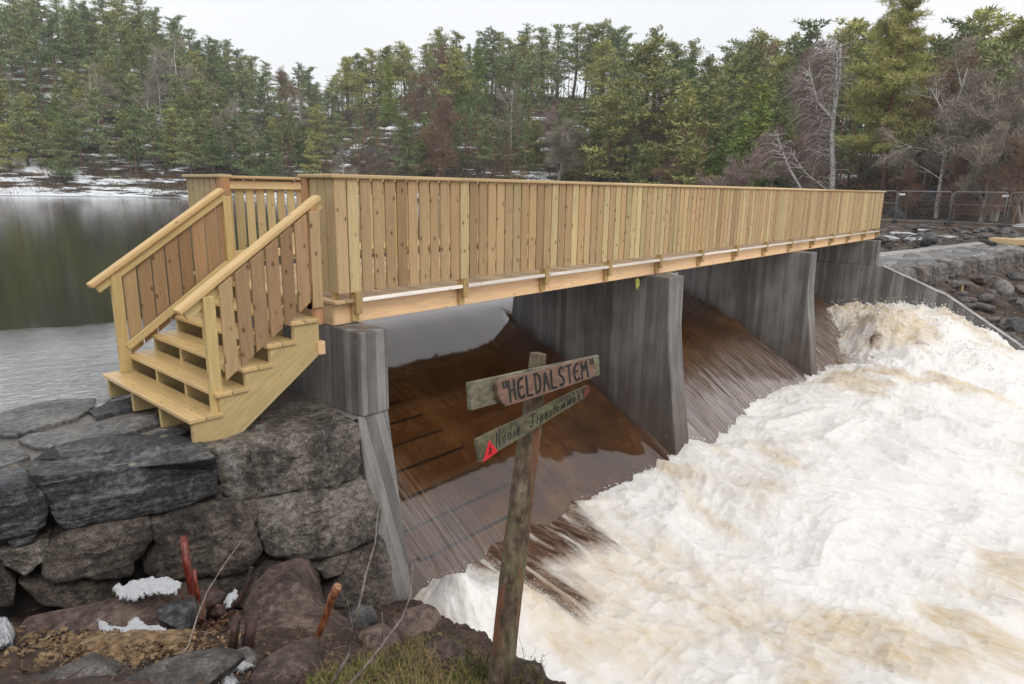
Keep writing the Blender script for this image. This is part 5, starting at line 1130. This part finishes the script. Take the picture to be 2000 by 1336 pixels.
V = np.vstack([V, cc[-1]+axd*.006]); F += [(149*nk+k, 149*nk+(k+1) % nk, 150*nk) for k in range(nk)]; mesh_np('post', V, F, POSTM, sp_, smooth=True)
class Quad:
    """flat rectangle standing in space, given by its left/right ends: centre pixels, depths, height"""
    def __init__(s, L, R, dL, dR, TL, TR):
        s.BL, s.BR = at(*L, dL), at(*R, dR); s.TL, s.TR = at(*TL, dL), at(*TR, dR); n = np.cross(s.BR-s.BL, s.TL-s.BL); s.n = n/np.linalg.norm(n)
        if s.n@(CX-s.BL) < 0: s.n = -s.n
    def p(s, u, v, o=0.0): a = s.BL+(s.BR-s.BL)*u; b = s.TL+(s.TR-s.TL)*u; return a+(b-a)*v+s.n*o
Q1 = Quad((921, 802), (1172, 733), 2.47, 2.93, (917, 747), (1170, 693))
m = MB(); m.prism([Q1.p(0, 0), Q1.p(1, 0), Q1.p(1, 1), Q1.p(.5, 1.01), Q1.p(0, 1)], -Q1.n*.026); m.build('sign_board', BRDM, sp_, .003)
Q2 = Quad((975, 797), (1154, 738), 2.55, 2.87, (967, 742), (1150, 697))
out = [(.02, .02), (.3, -.01), (.6, .0), (.97, .03), (1.0, .2), (1.01, .5), (.995, .85), (.98, 1), (.5, 1.0), (.02, 1.0), (-.03, .9), (-.025, .6), (-.03, .45), (-.01, .2)]
m = MB(); m.prism([Q2.p(u, v, .028) for u, v in out], -Q2.n*.026); m.build('name_plaque', PLQ, sp_, .004)
Q3 = Quad((940, 904), (1145, 777), 2.56, 2.93, (933, 858), (1150, 752))
m = MB(); m.prism([Q3.p(u, v, -.004) for u, v in [(.0, .0), (.12, .03), (.4, -.03), (.7, .02), (1, .0), (1.03, .45), (1, 1), (.7, 1.03), (.4, .97), (.1, 1.02), (0, 1)]], -Q3.n*.024); m.build('arrow_board', BRDD, sp_, .003)
m = MB(); m.prism([Q3.p(u, v, .0005) for u, v in [(.965, .25), (.995, .1), (1.03, .45), (1, 1), (.955, .98)]], -Q3.n*.002); m.build('red_tip', T('dull_red').set(color=(.13, .03, .03), rough=.7), sp_)
Q4 = Quad((944, 903), (973, 877), 2.548, 2.61, (944, 857), (973, 840)); tri = [at(944, 903, 2.53), at(973, 882, 2.575), at(956, 860, 2.545)]
nn_ = np.cross(tri[1]-tri[0], tri[2]-tri[0]); nn_ /= np.linalg.norm(nn_); nn_ = nn_ if nn_@(CX-tri[0]) > 0 else -nn_
mk_ = empty('trail_marker', tri[0], 'small red triangular trail marker with a black walker fixed to the lower board', 'trail marker')
m = MB(); m.prism(tri, -nn_*.003); m.build('plate', T('marker_red').set(color=(.62, .02, .03), rough=.35), mk_)
def tb(a, b, c_): return tri[0]*a+tri[1]*b+tri[2]*c_+nn_*.0012
m = MB()
def ribbon(m, P, w_, n, th=.0012):
    for a, b in zip(P, P[1:]):
        e = b-a; L = np.linalg.norm(e)
        if L < 1e-6: continue
        s = np.cross(e/L, n)*w_; e = e/L*w_*.6; m.hexa([a-e-s, b+e-s, b+e+s, a-e+s, a-e-s+n*th, b+e-s+n*th, b+e+s+n*th, a-e+s+n*th])
ribbon(m, [tb(.25, .2, .55), tb(.32, .32, .36)], .0024, nn_); ribbon(m, [tb(.32, .32, .36), tb(.50, .25, .25)], .0018, nn_); ribbon(m, [tb(.32, .32, .36), tb(.36, .45, .19)], .0018, nn_); ribbon(m, [tb(.25, .22, .53), tb(.2, .38, .42)], .0013, nn_); ribbon(m, [tb(.16, .16, .68), tb(.17, .17, .66)], .0024, nn_)
m.build('walker', INK, mk_)
GL = {'"': [[(.15, 1), (.18, .72)], [(.55, 1), (.55, .72)]], 'H': [[(.08, 1), (0, 0)], [(.75, 1), (.72, .05)], [(.05, .5), (.78, .55)]], 'E': [[(.8, .98), (.3, .92), (.08, .7), (0, .4), (.1, .1), (.4, 0), (.8, .12)], [(.05, .52), (.65, .56)]],
      'L': [[(.12, 1), (.05, .5), (0, .03), (.7, .0)]], 'D': [[(.12, 1), (.08, 0)], [(0, .98), (.4, 1), (.75, .8), (.82, .45), (.6, .12), (.08, 0)]], 'A': [[(0, 0), (.42, 1), (.85, 0)], [(.18, .38), (.7, .38)]], 'S': [[(.75, .93), (.4, 1), (.1, .82), (.2, .6), (.6, .42), (.72, .2), (.4, 0), (.05, .1)]],
      'T': [[(0, .98), (.85, 1)], [(.45, 1), (.40, 0)]], 'M': [[(.0, 0), (.1, 1), (.45, .45), (.85, 1), (1.0, .02)]],
      'N': [[(0, 0), (.25, 1.35), (.6, .1), (.85, 1.5)]], 'o': [[(.5, .7), (.15, .6), (.05, .25), (.3, 0), (.6, .2), (.6, .55), (.5, .7)]], 'ø': [[(.5, .7), (.15, .6), (.05, .25), (.3, 0), (.6, .2), (.6, .55), (.5, .7)], [(.05, -.05), (.65, .8)]], 'd': [[(.6, .55), (.3, .7), (.05, .35), (.25, 0), (.55, .2), (.75, 1.25)], [(.55, .2), (.8, .05)]],
      'r': [[(.1, 0), (.25, .65), (.55, .6)]], 'e': [[(.05, .3), (.55, .45), (.45, .7), (.15, .6), (.05, .2), (.3, 0), (.65, .15)]], 't': [[(.45, 1.15), (.2, .1), (.5, 0)], [(.1, .7), (.65, .75)]], 'Ti': [[(0, 1.2), (.5, 1.35), (1.0, 1.25)], [(.6, 1.3), (.45, .2), (.1, 0), (-.05, .25)]],
      'i': [[(.2, .65), (.15, .1), (.4, 0)]], 'p': [[(.25, .7), (.05, -.5)], [(.2, .55), (.5, .7), (.6, .35), (.4, .02), (.15, .1)]], 's': [[(.5, .65), (.2, .6), (.45, .25), (.3, 0), (.02, .1)]], 'm': [[(.1, 0), (.2, .65), (.3, .6), (.4, .05)], [(.4, .4), (.6, .68), (.65, .05)], [(.65, .4), (.88, .68), (.9, .1), (1.05, .05)]], 'n': [[(.1, 0), (.2, .65), (.3, .6)], [(.25, .4), (.5, .68), (.55, .1), (.7, .05)]]}
def text(name, Q, chars, u0, u1, v0, v1, mat, wd_, off, gapw=.28, slope=0):
    wds = {'"': .5, 'M': 1.1, 'm': 1.15, 'Ti': 1.1, 'N': 1.0, ' ': .7, 'i': .45, 'r': .55, 't': .55, 's': .55}; tot = sum(wds.get(c, .85)+gapw for c in chars)-gapw; u = u0; k = (u1-u0)/tot; m = MB()
    for c in chars:
        for st in GL.get(c, []):
            P = [Q.p(u+x*k*.95, v0+(v1-v0)*y, off) for x, y in st]
            if len(P) > 2:
                a = np.array(P); nnn = max(6, len(P)*4); s0 = np.linspace(0, len(P)-1, nnn); P = [np.array([np.interp(q, range(len(a)), a[:, j]) for j in range(3)]) for q in s0]
            ribbon(m, P, wd_, Q.n)
        u += (wds.get(c, .85)+gapw)*k
    m.build(name, mat, sp_)
text('lettering', Q2, list('"HELDALSTEM"'), .015, .985, .13, .88, INK, .0046, .0285)
text('lettering', Q3, ['N', 'o', 'd', 'r', 'e', ' ', ' ', 'Ti', 'r', 'p', 'e', 's', 't', 'e', 'm', 'm', 'e', 'n'], .14, .94, .22, .72, FADED, .0019, -.0035, .12)

# ================================================================== RIGHT BANK: QUAY, RUBBLE, FENCE
quay = empty('stone_quay', (24, -1, -1.3), 'low stone built dam arm with slab top beyond the far abutment', 'stone dam')
def yq(x): return -.62-.155*np.clip(x-17.5, 0, 30)
qx = np.linspace(17.6, 39, 420); qv = np.linspace(0, 2.35, 60); Qx, Qv = np.meshgrid(qx, qv); Qy = yq(Qx)+Qv+.12*fbm(Qx*.8, Qv*.5, 0, 3, 401)*(Qv < .3)
Qz = -1.05+.02*fbm(Qx*1.5, Qy*3, 0, 5, 402)+.05*np.round(2*fbm(Qx*.5, Qy*1.6, 0, 3, 403))*.5-.12*np.exp(-Qv/.12)
V = np.stack([Qx, Qy, Qz], -1).reshape(-1, 3); t = T('quay_slabs'); o = t.coord((1, 2.2, 1), (0, 0, .15)); a = t.noise(o, 1.3, 7, .7); ed = t.voro(t.mix(.15, o, t.noise(o, 2, 3, out='Color'), 'ADD'), 1.1, 'DISTANCE_TO_EDGE'); cv = t.voro(t.mix(.15, o, t.noise(o, 2, 3, out='Color'), 'ADD'), 1.1, out='Color'); sx = t.n('ShaderNodeSeparateColor'); t.l(cv, sx.inputs[0])
c = t.ramp(t.math('ADD', t.math('MULTIPLY', a, .6), t.math('MULTIPLY', sx.outputs[0], .4)), [(.25, (.09, .085, .08)), (.5, (.22, .21, .205)), (.8, (.38, .37, .36))]); c = t.mix(t.ramp(ed, [(0, .9), (.05, 0)]), c, (.03, .024, .02)); t.bump(t.math('ADD', a, t.ramp(ed, [(0, 0), (.06, 1)])), .7, .05); t.set(color=c, rough=.4)
mesh_np('slab_top', V, grid_faces(len(qv), len(qx)), t.m, quay, smooth=True)
m = MB(); P = [(17.62, yq(17.62)+2.3), (17.62, yq(17.62)+1.75), (39, yq(39)+1.75), (39, yq(39)+2.3)]; m.prism([(x, y, -1.2) for x, y in P], (0, 0, .185)); m.build('concrete_strip', CONC_TOP, quay, .02)
r_ = np.random.default_rng(410); x = 17.75; i = 0
while x < 31:
    wd_ = r_.uniform(.7, 1.5); h_ = r_.uniform(.5, .8); y = float(yq(x+wd_/2)); sy = -.155
    P = [(x, y-sy*0, -1.12), (x+wd_*.5, y+sy*wd_*.5, -1.09-.04*r_.random()), (x+wd_, y+sy*wd_, -1.12), (x+wd_*r_.uniform(.95, 1.05), y+sy*wd_-.08, -1.12-h_*.8), (x+wd_*.5, y+sy*wd_*.5-.1, -1.12-h_), (x+.02, y-.08, -1.12-h_*.75)]
    stone_obj('quay_stone', P, .10, (0, .6, 0), [GREYR, GRAN2][i % 2], quay, 420+i, .09, freq=1.6); x += wd_+.05; i += 1
def gnear(px, py, lo=20):
    d = ray(px, py); T_ = np.arange(lo, 80, .04); P = CX+T_[:, None]*d; b = P[:, 2] < gz_near(P[:, 0], P[:, 1])+.08; k = int(np.argmax(b)) if b.any() else 400; return P[k]
RB = 'loose rocks on the far bank'
rl = [(1955, 575, .55, .45, .42, GREYR, 'large smooth grey boulder with orange leaf litter beside the wing wall'), (1905, 548, .7, .4, .22, RROCK, 'flat reddish rock wedged under the quay stones'), (1990, 600, .6, .5, .3, GREYR, 'pale angular boulder at the right edge beyond the wing wall'), (1985, 545, .5, .35, .25, DARKR, 'dark block between the grey boulder and the right edge'),
      (1930, 520, .6, .4, .35, GREYR, 'mossy grey block low under the dam arm'), (1985, 640, .55, .45, .3, DARKR, 'dark wet rock near the lower end of the wing wall'), (1890, 590, .35, .3, .16, RROCK, 'small brown rock just behind the wing wall coping'), (1860, 560, .4, .3, .2, GREYR, 'small grey rock under the first quay stones'), (1990, 570, .35, .3, .2, RROCK, 'small reddish rock above the pale boulder')]
for i, (px, py, a, b, c_, mt_, lab) in enumerate(rl):
    p = gnear(px, py, 15)
    rock('boulder', p+np.array([0, 0, c_*.25]), (a*.8, b*.8, c_*.9), 500+i, mt_, lab, 'boulder', RB, sub=4, rotz=i*.7, facet=1.6)
# rubble strewn on the ground: too many to count
DARKG = rockmat('rubble_rock', (.03, .026, .026), (.085, .073, .069), (.18, .16, .15), sc=.6)
r_ = np.random.default_rng(600); Vs, Fs, k = [], [], 0
for i in range(1500):
    u = r_.uniform(); 
    if u < .45: x = r_.uniform(19, 44); y = float(yq(x))+2.4+r_.uniform(0, 6)**1.1
    else: x = 17.7+r_.exponential(5); y = float(yq(x))-.4-r_.uniform(0, 1)*7
    if x > 45 or y > 4+(x-17.5)*.6: continue
    s = .07+.26*r_.random()**3; 
    if u < .45: s *= 1.1
    V, F = rock_verts((x, y, gz_near(x, y)+.05+s*.2), (s*r_.uniform(.8, 1.6), s*r_.uniform(.7, 1.2), s*r_.uniform(.3, .7)), 1000+i % 60, sub=2, rotz=r_.uniform(0, 6.28), facet=2.6, tilt=r_.normal()*.4); Vs.append(V); Fs.append(F+k); k += len(V)
tag(mesh_np('rubble_stones', np.vstack(Vs), np.vstack(Fs), DARKG), kind='stuff')
p = gnear(1815, 478); rock('boulder', p+np.array([0, 0, .12]), (.5, .4, .42), 520, DARKR, 'dark pointed boulder standing behind the concrete strip of the dam arm', 'boulder', RB, sub=4, facet=.9)
# crag behind the fence
x, y, z = ground_at(1838, 63)
rock('crag', (x, y, z+.3), (2.2, 1.5, 1.7), 530, DARKR, 'big dark rock outcrop behind the fence below the thin birch', 'rock outcrop', sub=5, rotz=.6, facet=.9)
x, y, z = ground_at(1765, 60); rock('crag', (x, y, z+.2), (1.8, 1.2, 1.2), 531, DARKR, 'lower reddish rock outcrop behind the left fence panel', 'rock outcrop', sub=5, rotz=.2, facet=.9)
# snow beyond the dam
for i, (px, py, a, b, lab) in enumerate([(1765, 458, 1.3, .35, 'long white snow streak on the dark rubble beyond the dam'), (1850, 465, .8, .3, 'snow patch right of the pointed boulder beyond the dam'), (1728, 466, .9, .3, 'snow strip beside the far end of the bridge'), (1795, 470, .45, .2, 'small snow patch left of the pointed boulder'), (1803, 452, .4, .15, 'tiny snow patch behind the long streak'), (1775, 470, .5, .15, 'thin snow sliver in front of the long streak')]):
    p = gnear(px, py); V, F = rock_verts(p+np.array([0, 0, .05]), (b*1.6, a*.75, .10), 540+i, sub=4, rough=1.2, rotz=-.65); tag(mesh_np('snow_patch', V, F, SNOW, smooth=True), lab, 'snow patch', 'snow patches beyond the dam')
# new timber lying on the dam arm, black pipe, white snow pile
pA = onax(1931, 473, 'z', -1.0); qd = np.array([1, -.155, 0]); qd /= np.linalg.norm(qd); qn = np.array([.155, 1, 0])/1.012
pA = onax(1930, 475, 'z', -1.02); pE = onax(2060, 484, 'z', -1.02); e = pE-pA; e /= np.linalg.norm(e); sN = np.cross(e, [0, 0, 1.0]); sN = -sN if sN@(CX-pA) > 0 else sN
for i, (o_, lab) in enumerate(((0, 'new yellow timber beam lying nearest on the dam arm'), (1, 'second new timber beam lying behind the first on the dam arm'))):
    m = MB(); A = pA+sN*(.16+.33*i)+np.array([0, 0, .12]); m.bar(A, A+e*4.5, sN*.155, (0, 0, .115)); tag(m.build('timber_beam', W_CAPX, None, .01), lab, 'timber beam', 'timber on the dam arm')
m = MB(); A = onax(1917, 470, 'z', -.97); B = onax(1943, 477, 'z', -.97); m.tube([A, B], .09, 10); tag(m.build('black_pipe', T('black_plastic').set(color=(.015, .015, .018), rough=.4)), 'short black pipe end lying left of the new timber', 'pipe')
p = at(1992, 452, 40); V, F = rock_verts(p, (.9, .7, .55), 560, sub=4, rough=.4); tag(mesh_np('snow_pile', V, F, SNOW, smooth=True), 'white snow pile behind the timber at the right edge', 'snow pile')
m = MB(); A = gnear(1877, 577, 15); m.tube([A, A+np.array([0, 0, .30])], .028, 6); tag(m.build('survey_peg', W_POST), 'small pale wooden peg standing behind the wing wall', 'peg')
# temporary fence
GALV = T('galvanised_steel').set(color=(.30, .32, .34), rough=.5, metal=.25)
t = T('welded_mesh'); WIRE = t.set(color=(.35, .36, .37), rough=.5, metal=.4)
BLK = T('rubber_foot').set(color=(.03, .03, .035), rough=.8)
def fence_panel(A, B, lab, midrail=False, tagw=None):
    root = empty('fence_panel', A, lab, 'fence panel', 'temporary mesh fence panels'); A, B = np.array(A), np.array(B); up = np.array([0, 0, 1.0]); H = 1.95; e = (B-A); L = np.linalg.norm(e); e = e/L; r = .021
    m = MB(); m.tube([A+up*.08, A+up*(H-.1), A+e*.1+up*H, B-e*.1+up*H, B+up*(H-.1), B+up*.08], r, 7); m.tube([A+up*.15, B+up*.15], r*.9, 7)
    if midrail: m.tube([A+up*(H*.62), B+up*(H*.62)], r*.6, 6)
    m.build('frame', GALV, root, smooth=True); m = MB()
    x = .1
    while x < L-.05: m.tube([A+e*x+up*.15, A+e*x+up*H], .0025, 3, False); x += .12
    z = .4
    while z < H: m.tube([A+up*z, B+up*z], .003, 3, False); z += .25
    m.build('wire_mesh', WIRE, root)
    for q in (A, B): m = MB(); n_ = np.cross(e, up); m.bar(q-n_*.35+up*.06, q+n_*.35+up*.06, e*.11, up*.07); m.build('foot', BLK, root, .02)
    if tagw is not None: m = MB(); c_ = A+e*L*tagw+up*(H-.2)-0*e; m.bar(c_-e*.16, c_+e*.16, np.cross(e, up)*.01, up*.06); m.build('name_plate', T('white_plate').set(color=(.8, .8, .8), rough=.4), root)
def fp(px, r, z=-.75): a = az_of(px); return (CX[0]+math.sin(a)*r, CX[1]+math.cos(a)*r, z)
fence_panel(fp(1690, 50), fp(1752, 50), 'fence panel partly hidden behind the far end of the bridge', True)
fence_panel(fp(1755, 50), fp(1859, 50), 'fence panel with open lower half just right of the bridge', False, .07)
fence_panel(fp(1862, 50), fp(1968, 48.5), 'fence panel with a middle rail in front of the thin birch', True, .96)
fence_panel(fp(1974, 48), fp(2090, 46), 'rightmost fence panel cut by the edge of the photo', True)

# ================================================================== AIR
m = MB(); m.box(-500, 500, -500, 500, -6.2, 95); hm = bpy.data.materials.new('haze'); hm.use_nodes = True; ht = hm.node_tree; ht.nodes.clear(); ho = ht.nodes.new('ShaderNodeOutputMaterial'); hv = ht.nodes.new('ShaderNodeVolumePrincipled')
hv.inputs['Color'].default_value = (.98, .99, 1, 1); hv.inputs['Density'].default_value = .0005; hv.inputs['Anisotropy'].default_value = .2; ht.links.new(hv.outputs[0], ho.inputs['Volume'])
tag(m.build('haze', hm), kind='stuff'); sc.cycles.volume_bounces = 2; sc.cycles.volume_max_steps = 64
